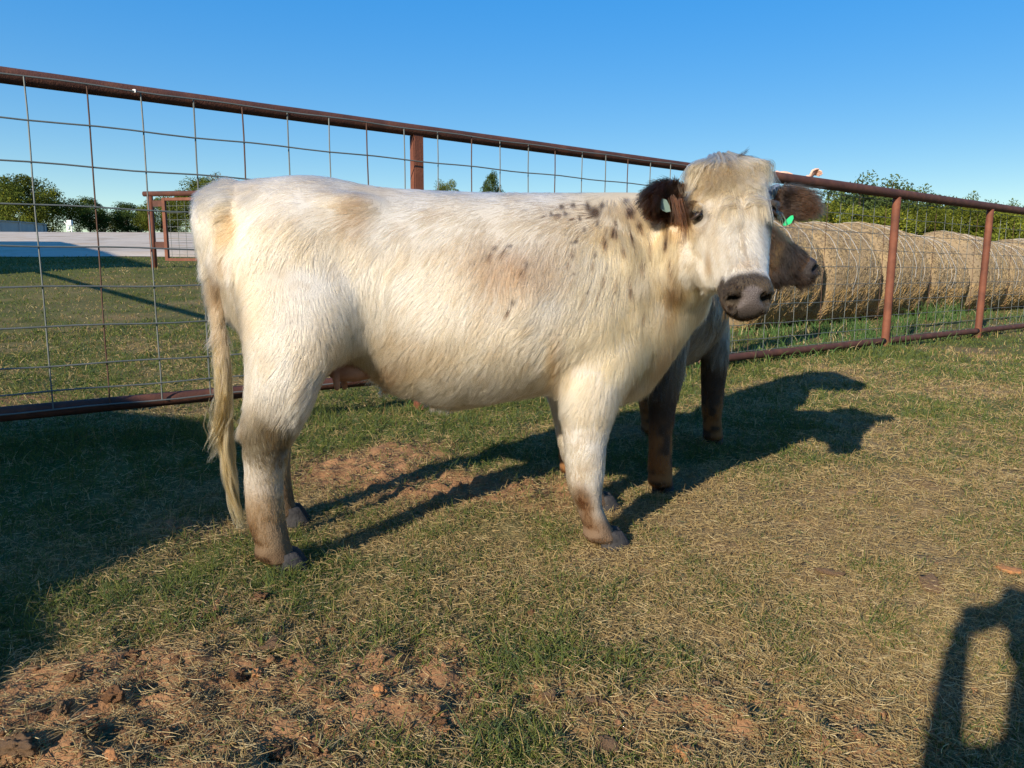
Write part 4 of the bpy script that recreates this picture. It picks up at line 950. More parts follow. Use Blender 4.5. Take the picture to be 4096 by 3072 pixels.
    # head
    hd = (T > -.05) & (T < .43) & (np.abs(Lt) < .118) & (Nf > -.12) & (Nf < .14)
    fore = hd * ss(.15, .02, T) ; put([.60, .49, .345], .8 * fore * (.5 + .7 * n2)); put([.76, .72, .65], .85 * hd * ss(.12, .2, T)); put([.56, .48, .37], .55 * hd * (T > .05) * (T < .31) * ss(.52, .8, vn(np.stack([Lt * 1., T * .22, Nf * .5], -1), 95, 231)))
    put([.40, .29, .17], .7 * pixdist(UV, 1531, 560, 8, 32)); put([.44, .33, .22], .45 * pixdist(UV, 1613, 575, 30, 18) * n2 * 1.6); put([.05, .035, .025], .85 * hd * np.exp(-((T - .137) / .026) ** 2 - ((Nf - .018) / .024) ** 2) * (np.abs(Lt) > .05)); put([.05, .04, .035], .9 * hd * ss(.050, .075, Lt) * np.exp(-((T - .14) / .06) ** 2))  # right-hand eye side darkened further: shading around the eye put into hair colour
    put([.050, .036, .025], .97 * hd * ss(.318, .338, T + .012 * (n2 - .5) + .02 * (np.abs(Lt) > .05) - .0 * Nf)); put([.16, .115, .065], .5 * hd * ss(.33, .36, T) * n2)
    eard = np.minimum(*[np.linalg.norm(L - (e[0] + e[1] * np.clip((L - e[0]) @ e[1], .0, e[4])[:, None]), axis=1) for e in (er1, er2)])
    ew = ss(.072, .056, eard) * (np.abs(Lt) > .085); put(DKB * (.7 + 1.2 * n2)[:, None], .97 * ew)
    e1 = ss(.072, .056, np.linalg.norm(L - (er1[0] + er1[1] * np.clip((L - er1[0]) @ er1[1], 0, .2)[:, None]), axis=1))
    put([.13, .070, .030], .55 * ew * (vn(L, 40, 222) > .55)); put([.17, .085, .035], .5 * ew * ss(450, 490, UV[:, 1]) * (UV[:, 0] < 1500))
    return c, hd, ew
def cow1_skin(V, Nn, T, Lt, Nf, ish):
    c, hd, ew = cow1_color(V, (T, Lt, Nf)); c = c * .62
    pad = ish & (T > .333) & (Nf > -.035); padw = ss(1.12, .95, np.hypot(Lt / .030, np.minimum(T - .396, 0) / .028)) * ish * ss(-.048, -.034, Nf)
    c = c + (np.array([.105, .086, .079]) - c) * padw[:, None]
    c = np.where((ish & (T > .34) & ((Nf < -.040)))[:, None], np.array([.045, .034, .026]), c)
    return c, padw
M_hide1 = attr_mat('hide_white', .85, .2, bump=.5, bscale=330)
N__, L__, b__ = nodes(M_hide1); _ga = N__.new('ShaderNodeAttribute'); _ga.attribute_name = 'gloss'; _mr = N__.new('ShaderNodeMapRange'); _mr.inputs[3].default_value = .85; _mr.inputs[4].default_value = .24
L__.new(_ga.outputs['Fac'], _mr.inputs[0]); L__.new(_mr.outputs[0], b__.inputs['Roughness'])
def len_base(P):
    """coat length over trunk and legs"""
    L = np.full(len(P), .044); L = L + (.026 - L) * ss(.46, .30, P[:, 2]); L = L - (L - .018) * ss(.16, .08, P[:, 2])
    L = L + .012 * ss(.56, .42, P[:, 2]) * ss(.34, .44, P[:, 2])
    L = L + .014 * ss(.25, .5, P[:, 0]) * (P[:, 2] > .45)
    L = L - .014 * ss(.84, .95, P[:, 2]) * (P[:, 0] > -.45) * (P[:, 0] < .4)
    return L
def style_common(P, Nr, H, g, ears, tailx, col, hd, ew):
    T, Lt, Nf = H; n = len(P)
    d = np.tile(np.array([-.55, 0, -.85]), (n, 1))
    back = ss(.80, .93, P[:, 2])[:, None]; d = d + (np.array([-1., 0, -.35]) - d) * back
    sh = ss(.28, .5, P[:, 0])[:, None]; d = d + (np.array([.12, 0, -1.]) - d) * sh
    leg = (P[:, 2] < .40)[:, None]; d = np.where(leg, np.array([-.12, 0, -1.]), d)
    rump = ss(-.50, -.62, P[:, 0])[:, None]; d = d + (np.array([-.35, 0, -1.]) - d) * rump
    hip = np.exp(-(((P[:, 0] + .30) / .12) ** 2 + ((P[:, 2] - .66) / .12) ** 2))[:, None]; d = d + hip * np.array([.8, 0, .2])
    L = len_base(P); lift = np.full(n, .055); grav = np.full(n, .10); rad = np.full(n, .00042); wave = np.zeros(n); cl = np.ones(n)
    tl = (P[:, 0] < tailx + .045) & (P[:, 2] < .82); L = np.where(tl, .055, L); lift = np.where(tl, .3, lift)
    rumpf = (P[:, 0] < tailx + .10) & (P[:, 2] > .74); L = np.where(rumpf, .046, L); lift = np.where(rumpf, .35, lift)
    return d, L, lift, grav, rad, wave, cl
def cow1_style(P, Nr, H, g):
    T, Lt, Nf = H; n = len(P); h = H1
    col, hd, ew = cow1_color(P, H)
    d, L, lift, grav, rad, wave, cl = style_common(P, Nr, H, g, None, _top[0, 0], col, hd, ew)
    # face: hair runs down the nose, outwards over the cheeks, swirling on the brow
    sw = np.array([.115, .012]); dl, dt = Lt - sw[1], T - sw[0]; rr = np.hypot(dl, dt) + 1e-4
    fdir = h['a'][None] * (.8 + .6 * ss(.1, .0, T))[:, None] + h['l'][None] * (np.sign(Lt) * .55 * ss(.0, .05, np.abs(Lt)))[:, None]
    swr = np.exp(-(rr / .055) ** 2)[:, None]; fdir = fdir + swr * 1.5 * (h['l'][None] * (dl / rr)[:, None] * .8 - h['a'][None] * (np.abs(dt) / rr)[:, None] * .3 + h['l'][None] * (-dt / rr)[:, None] * .5)
    jaw = ((Nf < -.06) & (T > .1))[:, None]; fdir = np.where(jaw, h['a'][None] * .5 - h['n'][None] * .9 + np.array([0, 0, -.4]), fdir)
    d = np.where(hd[:, None], fdir, d)
    Lh = .024 + .046 * ss(.11, .03, T) * (Nf > -.04) - .010 * ss(.26, .33, T); Lh = Lh * (1 - .65 * ss(.035, .07, np.abs(Lt)) * ss(.09, .03, T)); Lh = np.where(Nf < -.08, .03, Lh)
    eyed = np.sqrt((T - .137) ** 2 + (Nf - .018) ** 2) + (np.abs(Lt) < .05); Lh = np.where(eyed < .024, .004, Lh)
    L = np.where(hd, Lh, L); lift = np.where(hd, .20 + .3 * ss(.08, 0, T), lift); grav = np.where(hd, .25, grav); wave = np.where(hd & (T < .17), .0045, wave); rad = np.where(hd & (T < .12), .00058, rad)
    # ears: fluffy
    for e, dn in ((er1, np.array([.15, 0, -1.])), (er2, np.array([.15, 0, -.6]))):
        near = np.linalg.norm(P - (e[0] + e[1] * np.clip((P - e[0]) @ e[1], 0, e[4])[:, None]), axis=1) < .075; k = near & (ew > .4)
        d[k] = e[1] * .9 + Nr[k] * .5 + dn * .5; L[k] = (.036 + .02 * vn(P[k], 30, 9)) * (.35 + .65 * np.clip(((P[k] - e[0]) @ e[1]) / e[4], 0, 1) ** .8); lift[k] = .9; grav[k] = .35; rad[k] = .00045
    c = col * g.uniform(.86, 1.08, (n, 1)); c = np.where((g.random(n) < .08)[:, None] & ~(ew > .5)[:, None], c * np.array([.86, .78, .66]), c)
    muz = hd & (T > .33); L = np.where(muz, .013, L); rad = np.where(muz, .0004, rad)
    return dict(dir=d, len=L, lift=lift, grav=grav, rad=rad, wave=wave, col=c * .94)
def cow1_density(P, Nr, h):
    q = P - h['o']; T, Lt, Nf = q @ h['a'], q @ h['l'], q @ h['n']
    hd = (T > -.08) & (T < .43) & (np.abs(Lt) < .14) & (np.abs(Nf) < .18)
    w = np.ones(len(P)); w = np.where(hd, 2.3, w); pad = np.hypot(Lt / .045, np.minimum(T - .385, 0) / .042) < 1; w = np.where(hd & (T > .345) & (Nf > -.035) & (np.hypot(Lt / .030, np.minimum(T - .396, 0) / .028) < 1), 0.0, w)
    eyed = np.sqrt((T - .137) ** 2 + (Nf - .018) ** 2); w = np.where(hd & (np.abs(Lt) > .05) & (eyed < .019), 0, w)
    w = np.where((np.abs(Lt) >= .09) & (T > -.08) & (T < .16) & (np.abs(Nf) < .15), 2.6, w)
    Wn = to_world(P); face = ((CO - Wn) * (EX * Nr[:, :1] + EY * Nr[:, 1:2] + np.array([0, 0, 1.]) * Nr[:, 2:])).sum(1); w = w * np.where(face < -.25, .30, 1)   # thinner on the far flank
    w = np.where(P[:, 2] < .40, w * 1.7, w); w = np.where(P[:, 2] < .05, .4, w)
    return w
c1 = build_cow(dict(loc=O1, rz=PSI, scale=1., label='shaggy white heifer with dark brown ears turning its head to look at the camera', head=H1, neck=(nk, [(.15, .17), (.135, .145), (.115, .125), (.085, .10)]),
    ears=[(-1,) + er1, (1,) + er2], dsf=(0, .07), dsh=(0, -.035), skin=cow1_skin, mat_hide=M_hide1))
print('cow body', len(c1['body'].data.vertices), time.time() - T0)
coat(c1, 'coat', 650000, dict(density=cow1_density, style=cow1_style), 900, 5, 42, .36)
# tail switch
def switch(p, path, n, seed, c0, c1_, w0, w1, rad=.0006, K=9, rad_end=.3, name='tail_switch', wav=.008):
    g = np.random.default_rng(seed); path = np.array(path, float); tt = np.linspace(0, 1, K); L = np.concatenate([[0], np.cumsum(np.linalg.norm(np.diff(path, axis=0), axis=1))]); L /= L[-1]
    st = g.uniform(0, .55, n) ** 1.2; en = np.clip(st + g.uniform(.25, .6, n), 0, 1.03); s = st[:, None] + (en - st)[:, None] * tt[None]
    C = np.stack([np.interp(s, L, path[:, k]) for k in range(3)], -1)
    off = g.normal(0, 1, (n, 2)); lock = g.integers(0, 26, n); lo = g.normal(0, 1, (26, 2)); off = off * .38 + lo[lock] * .8
    wd = np.interp(s, [0, .25, .6, 1.03], [w0, w1, w1 * .8, w1 * .45]); ph = lock * 1.7
    C[..., 0] += off[:, :1] * wd + wav * np.sin(s * 16 + ph[:, None]) * s; C[..., 1] += off[:, 1:] * wd * .8 + wav * np.cos(s * 13 + ph[:, None]) * s
    col = np.where(((lock % 3) == 0)[:, None], c1_, c0) * g.uniform(.7, 1.2, (n, 1)); r = np.full((n, K), rad) * (1 - (1 - rad_end) * tt ** 2)[None]
    nr = np.tile(np.array([[0, -1., 0]]), (n, 1)); return strands(name, C, r, col, M_fur, p['body'], nr)
sp_ = [(lp(u, v, -.03)[0] + .0, -.03 - .02 * max(0, (v - 900) / 250), lp(u, v, -.03)[1]) for u, v in ((474, 690), (480, 760), (486, 850), (488, 910), (492, 970), (500, 1030), (510, 1080), (524, 1135))]
switch(c1, sp_, 5200, 4, np.array([.66, .54, .36]), np.array([.46, .36, .19]), .007, .0095)
sp2 = [(lp(u, v, -.05)[0], -.05, lp(u, v, -.05)[1]) for u, v in ((478, 850), (474, 900), (468, 950), (458, 1000))]
switch(c1, sp2, 260, 5, np.array([.45, .36, .22]), np.array([.36, .28, .14]), .010, .014, .0005, 7, .3)
# long brow hairs and the strands hanging from the ear
def hang(p, pts_list, n, seed, col, rad=.0006, sprd=.008, name='long_hair', dark=None):
    g = np.random.default_rng(seed); PP, CC = [], []
    for pts in pts_list:
        pts = np.array(pts, float); K = 7; s = np.linspace(0, 1, K); L = np.linspace(0, 1, len(pts)); base = np.stack([np.interp(s, L, pts[:, k]) for k in range(3)], -1)
        o = g.normal(0, 1, (n, 1, 3)) * sprd; sc = g.uniform(.6, 1.05, (n, 1, 1)); PP.append(base[None, :1] + (base[None] - base[None, :1]) * sc + o * (.35 + .65 * s[None, :, None])); CC.append(np.array(col)[None] * g.uniform(.6, 1.3, (n, 1)))
    P = np.concatenate(PP); C = np.concatenate(CC); return strands(name, P, np.full(P.shape[:2], rad) * (1 - .75 * np.linspace(0, 1, 7) ** 2)[None], C, M_fur, p['body'], np.tile(np.array([[0, -1., .2]]), (len(P), 1)))
def W2(u, v, Y): return to_local(aty(u, v, Y))
hang(c1, [[W2(1468, 430, 1.92), W2(1473, 465, 1.91), W2(1478, 505, 1.91), W2(1476, 532, 1.91)], [W2(1458, 430, 1.92), W2(1468, 470, 1.91), W2(1473, 500, 1.91)], [W2(1452, 425, 1.92), W2(1464, 455, 1.91), W2(1472, 490, 1.91)]], 26, 11, (.17, .075, .028), .0005, .010)
hang(c1, [[W2(1576, 352, 1.98), W2(1590, 340, 1.96), W2(1608, 330, 1.95), W2(1618, 322, 1.95)], [W2(1580, 350, 1.98), W2(1600, 338, 1.96), W2(1625, 340, 1.95), W2(1648, 350, 1.95)], [W2(1560, 355, 1.98), W2(1552, 346, 1.97), W2(1540, 340, 1.96)]], 22, 12, (.08, .07, .06), .0005, .004)
fr_l = []; gq = np.random.default_rng(31)
for k in range(110):
    x0 = gq.uniform(-1, 1); lng = (gq.uniform(.6, 1.35) if abs(x0) < .5 else gq.uniform(.35, .62)) * (1 - .15 * abs(x0)); ph = gq.uniform(0, 6); l1 = x0 * .118 * H1['sc']; sd = 1 if x0 > 0 else -1
    b = head_pt(H1, -.072 + .03 * gq.random(), x0 * .03, .0 + .016 * gq.random())
    fr_l.append([b, head_pt(H1, .0, l1 * .46, .052 + .012 * gq.random()), head_pt(H1, .05 * lng, l1 * .85 + .006 * math.sin(ph), .064), head_pt(H1, .10 * lng, l1 * 1.0 + .010 * math.sin(ph + 1.5), .060 - .022 * abs(x0)), head_pt(H1, .155 * lng, l1 * (1.02) + .012 * math.sin(ph + 3.2), .052 - .03 * abs(x0))])
hang(c1, fr_l[:60], 46, 13, (.66, .565, .43), .0005, .0042, 'forelock'); hang(c1, fr_l[60:90], 46, 23, (.74, .66, .53), .0005, .0042, 'forelock'); hang(c1, fr_l[90:], 40, 33, (.44, .35, .24), .0005, .0036, 'forelock')
hang(c1, [[W2(1672, 452, 1.93), W2(1690, 462, 1.91), W2(1697, 475, 1.91), W2(1698, 488, 1.91)], [W2(1660, 440, 1.93), W2(1684, 462, 1.91), W2(1692, 485, 1.91)]], 12, 14, (.5, .43, .31), .0006, .003)
# swirl of wavy locks in the middle of the face
sw_l = []; gs = np.random.default_rng(57)
for k in range(40):
    sd = 1 if k % 2 else -1; t0 = .065 + .095 * gs.random(); w_ = gs.uniform(.035, .075); q = gs.uniform(-.006, .006); s1 = H1['sc']
    sw_l.append([head_pt(H1, t0 * s1, .012 + sd * .004, .053), head_pt(H1, (t0 - .014 + q) * s1, .012 + sd * w_ * .45, .064), head_pt(H1, (t0 - .004 + q) * s1, .012 + sd * w_ * .85, .060), head_pt(H1, (t0 + .022 + q) * s1, .010 + sd * w_, .053 - .12 * w_), head_pt(H1, (t0 + .045) * s1, .010 + sd * (w_ * .98), .046 - .12 * w_)])
hang(c1, sw_l[:20], 34, 61, (.60, .50, .37), .00045, .0028, 'face_swirl'); hang(c1, sw_l[20:], 34, 62, (.70, .62, .50), .00045, .0028, 'face_swirl')
# beard under the chin
hang(c1, [[head_pt(H1, .370, x, -.060), head_pt(H1, .384, x * 1.05, -.074), head_pt(H1, .392, x * 1.05, -.082)] for x in np.linspace(-.04, .04, 9)], 16, 15, (.13, .095, .05), .0005, .003, 'beard')
# ear tags
def tagplate(p, name, pts, m_, thick=.002):
    c = np.mean(pts, 0); nrm = np.cross(pts[1] - pts[0], pts[2] - pts[0]); nrm /= np.linalg.norm(nrm)
    mb = MB(); mb.loft([[q - nrm * thick / 2 for q in pts], [q + nrm * thick / 2 for q in pts]]); return mb.build(name, m_, p['root'])
t1 = tagplate(c1, 'ear_tag', [W2(u, v, 1.93) for u, v in ((1692, 488), (1691, 484), (1697, 476), (1708, 466), (1713, 465), (1714, 472), (1709, 482), (1700, 487))], M_green); t1['label'] = 'bright green ear tag under the ear on the right'
t2 = tagplate(c1, 'ear_tag', [W2(u, v, 1.922) for u, v in ((1423, 432), (1430, 428), (1440, 432), (1446, 444), (1449, 455), (1441, 457), (1430, 450), (1424, 441))], M_pale); t2['label'] = 'pale green ear tag half hidden in the dark ear hair'
MB().tube([W2(1424, 446, 1.920), W2(1432, 454, 1.917), W2(1440, 457.5, 1.917), W2(1449, 456, 1.917)], .0016, 6).build('tag_rim', M_pale, t2)
# udder
ud = MB(); q = lp(760, 806, -.02); ud.ell((q[0], 0, q[1] + .01), (.075, .07, .035)); u_ = ud.build('udder', M_udder, c1['root'], True)
for (u, yl) in ((726, -.06), (742, .05)):
    q = lp(u, 812, yl); k = .7 if u > 750 else 1.
    MB().tube([(q[0], yl, q[1] + .02), (q[0], yl, q[1] - .008 * k), (q[0] + .002, yl, q[1] - .030 * k), (q[0], yl, q[1] - .038 * k)], [.012, .010, .0085, .004], 10).build('teat', M_udder, u_, True)
print('cow1', time.time() - T0)
#@@P3_END
# ------------------------------------------------------------------ the brown animal behind, facing away to the right
RZ2 = R(61); LOC2 = np.array([.575, 2.90, 0]); S2 = .96; EX2 = np.array([math.cos(RZ2), math.sin(RZ2), 0]); EY2 = np.array([-math.sin(RZ2), math.cos(RZ2), 0])
def to_l2(P): q = (np.asarray(P) - LOC2) / S2; return np.stack([q @ EX2, q @ EY2, q[..., 2]], -1)
def v2(v): return np.array([v @ EX2, v @ EY2, v[2]])
a2 = np.array([.84, -.10, -.53]); a2 /= np.linalg.norm(a2); n2_ = np.array([.53, -.10, .84]); n2_ -= a2 * (n2_ @ a2); n2_ /= np.linalg.norm(n2_); l2 = np.cross(a2, n2_)
P2h = aty(1596, 480, 3.40)
H2 = dict(o=to_l2(P2h), a=v2(a2), n=v2(n2_), l=v2(l2), sc=1.12)
m0 = np.array([.42, 0, .74]); m3 = head_pt(H2, .05, 0, -.08)
nk2 = [m0, np.array([.60, -.03, .76]), m0 * .25 + m3 * .75 + np.array([.10, 0, .0]), m3]
e2a = ear_set(head_pt(H2, .02, -.09, -.05), head_pt(H2, -.02, -.2, -.06), H2['n'], .1, .085); e2b = ear_set(head_pt(H2, .02, .09, -.05), head_pt(H2, -.02, .2, -.06), H2['n'], .1, .085)
def cow2_color(L, H):
    T, Lt, Nf = H; n1, n2 = fbm(L, 7, 600, 3), fbm(L, 24, 610, 2)
    c = np.tile(np.array([.34, .285, .22]), (len(L), 1))
    def put(col, w): nonlocal c; c = c + (np.array(col) - c) * np.clip(w, 0, 1)[:, None]
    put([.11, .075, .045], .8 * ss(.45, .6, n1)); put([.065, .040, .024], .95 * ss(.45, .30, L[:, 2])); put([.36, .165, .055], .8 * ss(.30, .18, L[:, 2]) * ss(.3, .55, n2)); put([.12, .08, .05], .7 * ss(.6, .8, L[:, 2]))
    hd = (T > -.08) & (T < .46) & (np.abs(Lt) < .16) & (Nf > -.2) & (Nf < .16)
    put([.17, .10, .040], 1. * hd); put([.060, .034, .019], .95 * hd * ss(.18, .22, T + .05 * (n2 - .5))); put([.10, .055, .024], .6 * hd * (T > .24) * n2 * 1.5); put([.03, .02, .014], .8 * hd * ss(.40, .5, n1) * (T > .12) * (T < .24))  # dark band across the face: cast shadow of an ear put into hair colour
    put([.36, .25, .11], .6 * hd * (T < .2) * ss(.5, .7, n2))
    return c, hd
def cow2_skin(V, Nn, T, Lt, Nf, ish):
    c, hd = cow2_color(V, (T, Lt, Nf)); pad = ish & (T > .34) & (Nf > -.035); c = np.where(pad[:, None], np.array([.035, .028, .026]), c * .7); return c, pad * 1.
def cow2_style(P, Nr, H, g):
    T, Lt, Nf = H; n = len(P); col, hd = cow2_color(P, H)
    d, L, lift, grav, rad, wave, cl = style_common(P, Nr, H, g, None, _top[0, 0], col, hd, None)
    d = np.where(hd[:, None], H2['a'][None] * .9 + np.array([0, 0, -.5]) + H2['l'][None] * (np.sign(Lt) * .3)[:, None], d); L = np.where(hd, np.where(T > .28, .040, .085), L * 1.25); lift = np.where(hd, .4, lift); grav = np.where(hd, .8, grav); wave = np.where(hd, .004, wave)
    return dict(dir=d, len=L, lift=lift, grav=grav, rad=rad * 1.45, wave=wave, col=col * .85 * g.uniform(.7, 1.25, (n, 1)))
def cow2_density(P, Nr, h):
    q = P - h['o']; T, Lt, Nf = q @ h['a'], q @ h['l'], q @ h['n']; hd = (T > -.08) & (T < .43) & (np.abs(Lt) < .14)
    w = np.where(hd, 2., 1.); w = np.where(hd & (T > .35) & (Nf > -.03), 0, w); return w
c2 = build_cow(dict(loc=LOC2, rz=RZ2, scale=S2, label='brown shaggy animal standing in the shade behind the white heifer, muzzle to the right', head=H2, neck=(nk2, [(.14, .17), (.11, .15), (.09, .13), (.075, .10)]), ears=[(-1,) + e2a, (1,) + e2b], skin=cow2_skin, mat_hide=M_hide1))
c2['root'].scale = (S2, S2 * .95, S2)
coat(c2, 'coat', 110000, dict(density=cow2_density, style=cow2_style), 950, 5, 30, .5)
xr = _top[0, 0]
switch(c2, [(xr + .02, 0, .62), (xr - .01, 0, .5), (xr - .01, 0, .40), (xr - .0, 0, .30), (xr + .02, 0, .20), (xr + .03, 0, .13)], 1800, 44, np.array([.50, .40, .22]), np.array([.34, .22, .10]), .010, .018, .0009)
print('cow2', time.time() - T0)

# ------------------------------------------------------------------ people
M_hair = noise_mat('dark_hair', [(.3, (.012, .009, .008)), (.7, (.035, .025, .02))], 60, .5, .5, 200, spec=.4)
M_shirt = noise_mat('shirt_cloth', [(.3, (.10, .13, .20)), (.7, (.14, .17, .25))], 30, .9, .3, 200); M_jean = noise_mat('trouser_cloth', [(.3, (.04, .055, .10)), (.7, (.07, .09, .15))], 40, .9, .3, 200); M_shoe = mat('boot_leather', (.06, .035, .02), .6)
def seg(mb, pts, rad, n=16): mb.tube(pts, rad, n)
def hand(mb, wrist, fwd, palm_n, side, curl, s=1., thumb=1):
    """palm plus five unequal jointed fingers; fwd runs wrist to knuckles, palm_n points out of the palm, side towards the thumb"""
    wrist, fwd, palm_n, side = [np.array(v, float) for v in (wrist, fwd, palm_n, side)]; fwd /= np.linalg.norm(fwd); palm_n -= fwd * (palm_n @ fwd); palm_n /= np.linalg.norm(palm_n); side = np.cross(fwd, palm_n) * (1 if np.cross(fwd, palm_n) @ side > 0 else -1)
    M3 = np.stack([fwd, side, palm_n], 1); mb.ell(wrist + fwd * .045 * s, (.052 * s, .038 * s, .016 * s), M3)
    for k, (off, ln) in enumerate(((.027, .066), (.009, .074), (-.009, .069), (-.026, .054))):
        p = wrist + fwd * .078 * s + side * off * s; d = fwd.copy(); pts = [p - fwd * .02 * s]; 
        for j, f in enumerate((.45, .32, .23)):
            pts.append(p.copy()); a = curl * (.75, 1., .7)[j]; d = d * math.cos(a) + palm_n * math.sin(a) * 1.; d /= np.linalg.norm(d); p = p + d * ln * f * s
            # keep the bend in the fwd/palm plane
            fwd2 = d
        pts.append(p); mb.tube(pts, [.0088 * s, .0088 * s, .0080 * s, .0074 * s, .0056 * s], 8)
    p = wrist + fwd * .02 * s + side * .026 * s; mb.tube([p, p + (side * .8 + fwd * .7) * .026 * s, p + (side * .75 + fwd * 1.5 + palm_n * .4) * .030 * s, p + (side * .55 + fwd * 2.1 + palm_n * .9) * .032 * s], [.011 * s, .0105 * s, .009 * s, .006 * s], 8)
def head_shape(mb, c, f, s=1.):
    c = np.array(c, float); f = np.array(f, float); f /= np.linalg.norm(f); r = np.cross(f, [0, 0, 1.]); r /= np.linalg.norm(r); u = np.cross(r, f); M3 = np.stack([r, f, u], 1)
    mb.ell(c + u * .02 * s, (.072 * s, .088 * s, .092 * s), M3, 20, 14); mb.ell(c + f * .022 * s - u * .045 * s, (.052 * s, .06 * s, .062 * s), M3)
    mb.ell(c + f * .086 * s - u * .02 * s, (.012 * s, .016 * s, .022 * s), M3); mb.ell(c + f * .072 * s - u * .058 * s, (.024 * s, .012 * s, .009 * s), M3)
    for sd in (-1, 1): mb.ell(c + r * sd * .073 * s - u * .012 * s, (.010 * s, .020 * s, .028 * s), M3); mb.ell(c + f * .072 * s + r * sd * .03 * s + u * .016 * s, (.018 * s, .012 * s, .007 * s), M3)
    return r, f, u
# child behind the rail, both hands over the top
q = fp(4.92, 0, .30); ch = tag(empty('person', (q[0], q[1], 0)), "person behind the fence, dark hair and two hands showing above the top rail", 'person')
def cw(t, off, z): return fp(t, z, off) - np.array([q[0], q[1], 0])
fN = np.array([-FN[0], -FN[1], 0]); aD = np.array([FD[0], FD[1], 0]); ZR = 1.507
mb = MB(); hc_ = cw(5.30, .24, 1.505); head_shape(mb, hc_, fN, .95)
mb.tube([cw(4.85, .30, .72), cw(4.93, .30, .9), cw(5.07, .30, 1.1), cw(5.16, .29, 1.24), cw(5.2, .285, 1.33), cw(5.25, .27, 1.40), hc_], [(.12, .09), (.11, .085), (.13, .09), (.14, .085), (.075, .06), (.045, .045), (.04, .04)], 18)
for sd in (-1, 1): mb.tube([cw(4.80 + .07 * sd, .30, .80), cw(4.80 + .075 * sd, .29, .42), cw(4.80 + .07 * sd, .31, .07)], [.075, .055, .038], 14); mb.tube([cw(4.80 + .07 * sd, .34, .045), cw(4.80 + .075 * sd, .26, .035), cw(4.80 + .08 * sd, .18, .028)], [.038, .035, .022], 10)
wA = cw(5.33, .085, ZR + .012); wB = cw(5.72, .05, ZR + .005)
mb.tube([cw(5.07, .28, 1.31), cw(5.08, .16, 1.36), cw(5.2, .12, 1.46), wA], [.045, .036, .03, .022], 12)
mb.tube([cw(5.30, .27, 1.30), cw(5.45, .24, 1.38), cw(5.58, .14, ZR - .10), wB], [.045, .037, .033, .026], 12)
hand(mb, wA, fN * .75 + aD * .75 - np.array([0, 0, .05]), np.array([0, 0, -1.]), -aD * .5 + fN, .42, .95)
hand(mb, wB, aD * .80 + np.array([0, 0, .62]) + fN * .1, fN * .9 + aD * .3 - np.array([0, 0, .4]), -aD * .4 + np.array([0, 0, .8]), 1.55, .95)
bm_ = fuse(mb, .0042, 3, .5); bm_.shade_smooth(); link('body', bm_, M_skin, ch)
sh = MB(); sh.tube([cw(4.85, .30, .70), cw(4.93, .30, .9), cw(5.07, .30, 1.1), cw(5.16, .29, 1.25), cw(5.21, .285, 1.345)], [(.135, .105), (.125, .10), (.145, .105), (.155, .10), (.07, .06)], 20)
sh.tube([cw(5.07, .28, 1.32), cw(5.08, .16, 1.365), cw(5.15, .13, 1.42)], [.055, .046, .042], 14); sh.tube([cw(5.30, .27, 1.31), cw(5.45, .24, 1.385), cw(5.53, .19, 1.425)], [.055, .047, .042], 14)
me_ = fuse(sh, .008, 3); me_.shade_smooth(); link('shirt', me_, M_shirt, ch)
tr_ = MB(); tr_.tube([cw(4.86, .30, .88), cw(4.85, .30, .72)], [(.125, .10), (.135, .105)], 18)
for sd in (-1, 1): tr_.tube([cw(4.80 + .07 * sd, .30, .80), cw(4.80 + .075 * sd, .29, .42), cw(4.80 + .07 * sd, .31, .09)], [.09, .07, .058], 14)
me_ = fuse(tr_, .008, 3); me_.shade_smooth(); link('trousers', me_, M_jean, ch)
hm = MB(); hm.ell(hc_ + np.array([0, 0, .035]) - fN * .012, (.084, .092, .088), None, 20, 14); hm.ell(hc_ - fN * .045 - np.array([0, 0, .02]), (.07, .05, .08)); me_ = fuse(hm, .006, 3); me_.shade_smooth(); link('hair', me_, M_hair, ch)
for sd in (-1, 1): MB().ell(hc_ + fN * .078 + aD * sd * .03 + np.array([0, 0, .004]), (.011, .011, .011)).build('eye', M_eye, ch, True)

# the photographer crouching behind the lens: only the shadow with the crooked arm is in the picture
ph = tag(empty('person', (0, 0, 0)), 'crouching photographer whose shadow with a crooked arm falls at the lower right', 'person')
mb = MB(); hc_ = np.array([-.10, -.41, .95]); head_shape(mb, hc_, (.15, 1, -.1), 1.05)
mb.tube([(.02, -.66, .28), (.0, -.64, .40), (-.04, -.56, .56), (-.06, -.49, .68), (-.07, -.46, .78), (-.08, -.43, .87)], [(.17, .13), (.165, .125), (.18, .12), (.18, .10), (.09, .07), (.058, .058)], 18)
for sd in (-1, 1): mb.tube([(.0 + .10 * sd, -.62, .30), (.02 + .16 * sd, -.28, .38), (.0 + .14 * sd, -.48, .10)], [.09, .07, .05], 14); mb.tube([(.0 + .14 * sd, -.54, .06), (.0 + .14 * sd, -.42, .045), (.0 + .14 * sd, -.30, .03)], [.05, .045, .03], 10)
wL = np.array([-.278, -.40, .985]); mb.tube([(-.10, -.46, .74), (-.20, -.42, .745), (-.285, -.40, .745)], [.05, .044, .034], 14); mb.tube([(-.286, -.40, .745), (-.285, -.40, .86), wL], [.024, .022, .020], 14)
mb.tube([(.08, -.47, .73), (.20, -.42, .60), (.19, -.31, .58)], [.055, .046, .04], 14); wR = np.array([.06, -.27, .80]); mb.tube([(.19, -.31, .58), (.13, -.28, .70), wR], [.04, .036, .028], 14)
hand(mb, wL, (.85, .0, .42), (.5, .1, -.8), (0, 1, .2), .25, 1.0); hand(mb, wR, (-.6, .1, .7), (-.7, 0, -.5), (0, 1, .2), .6, 1.05)
me_ = fuse(mb, .006, 3); me_.shade_smooth(); link('body', me_, M_skin, ph)
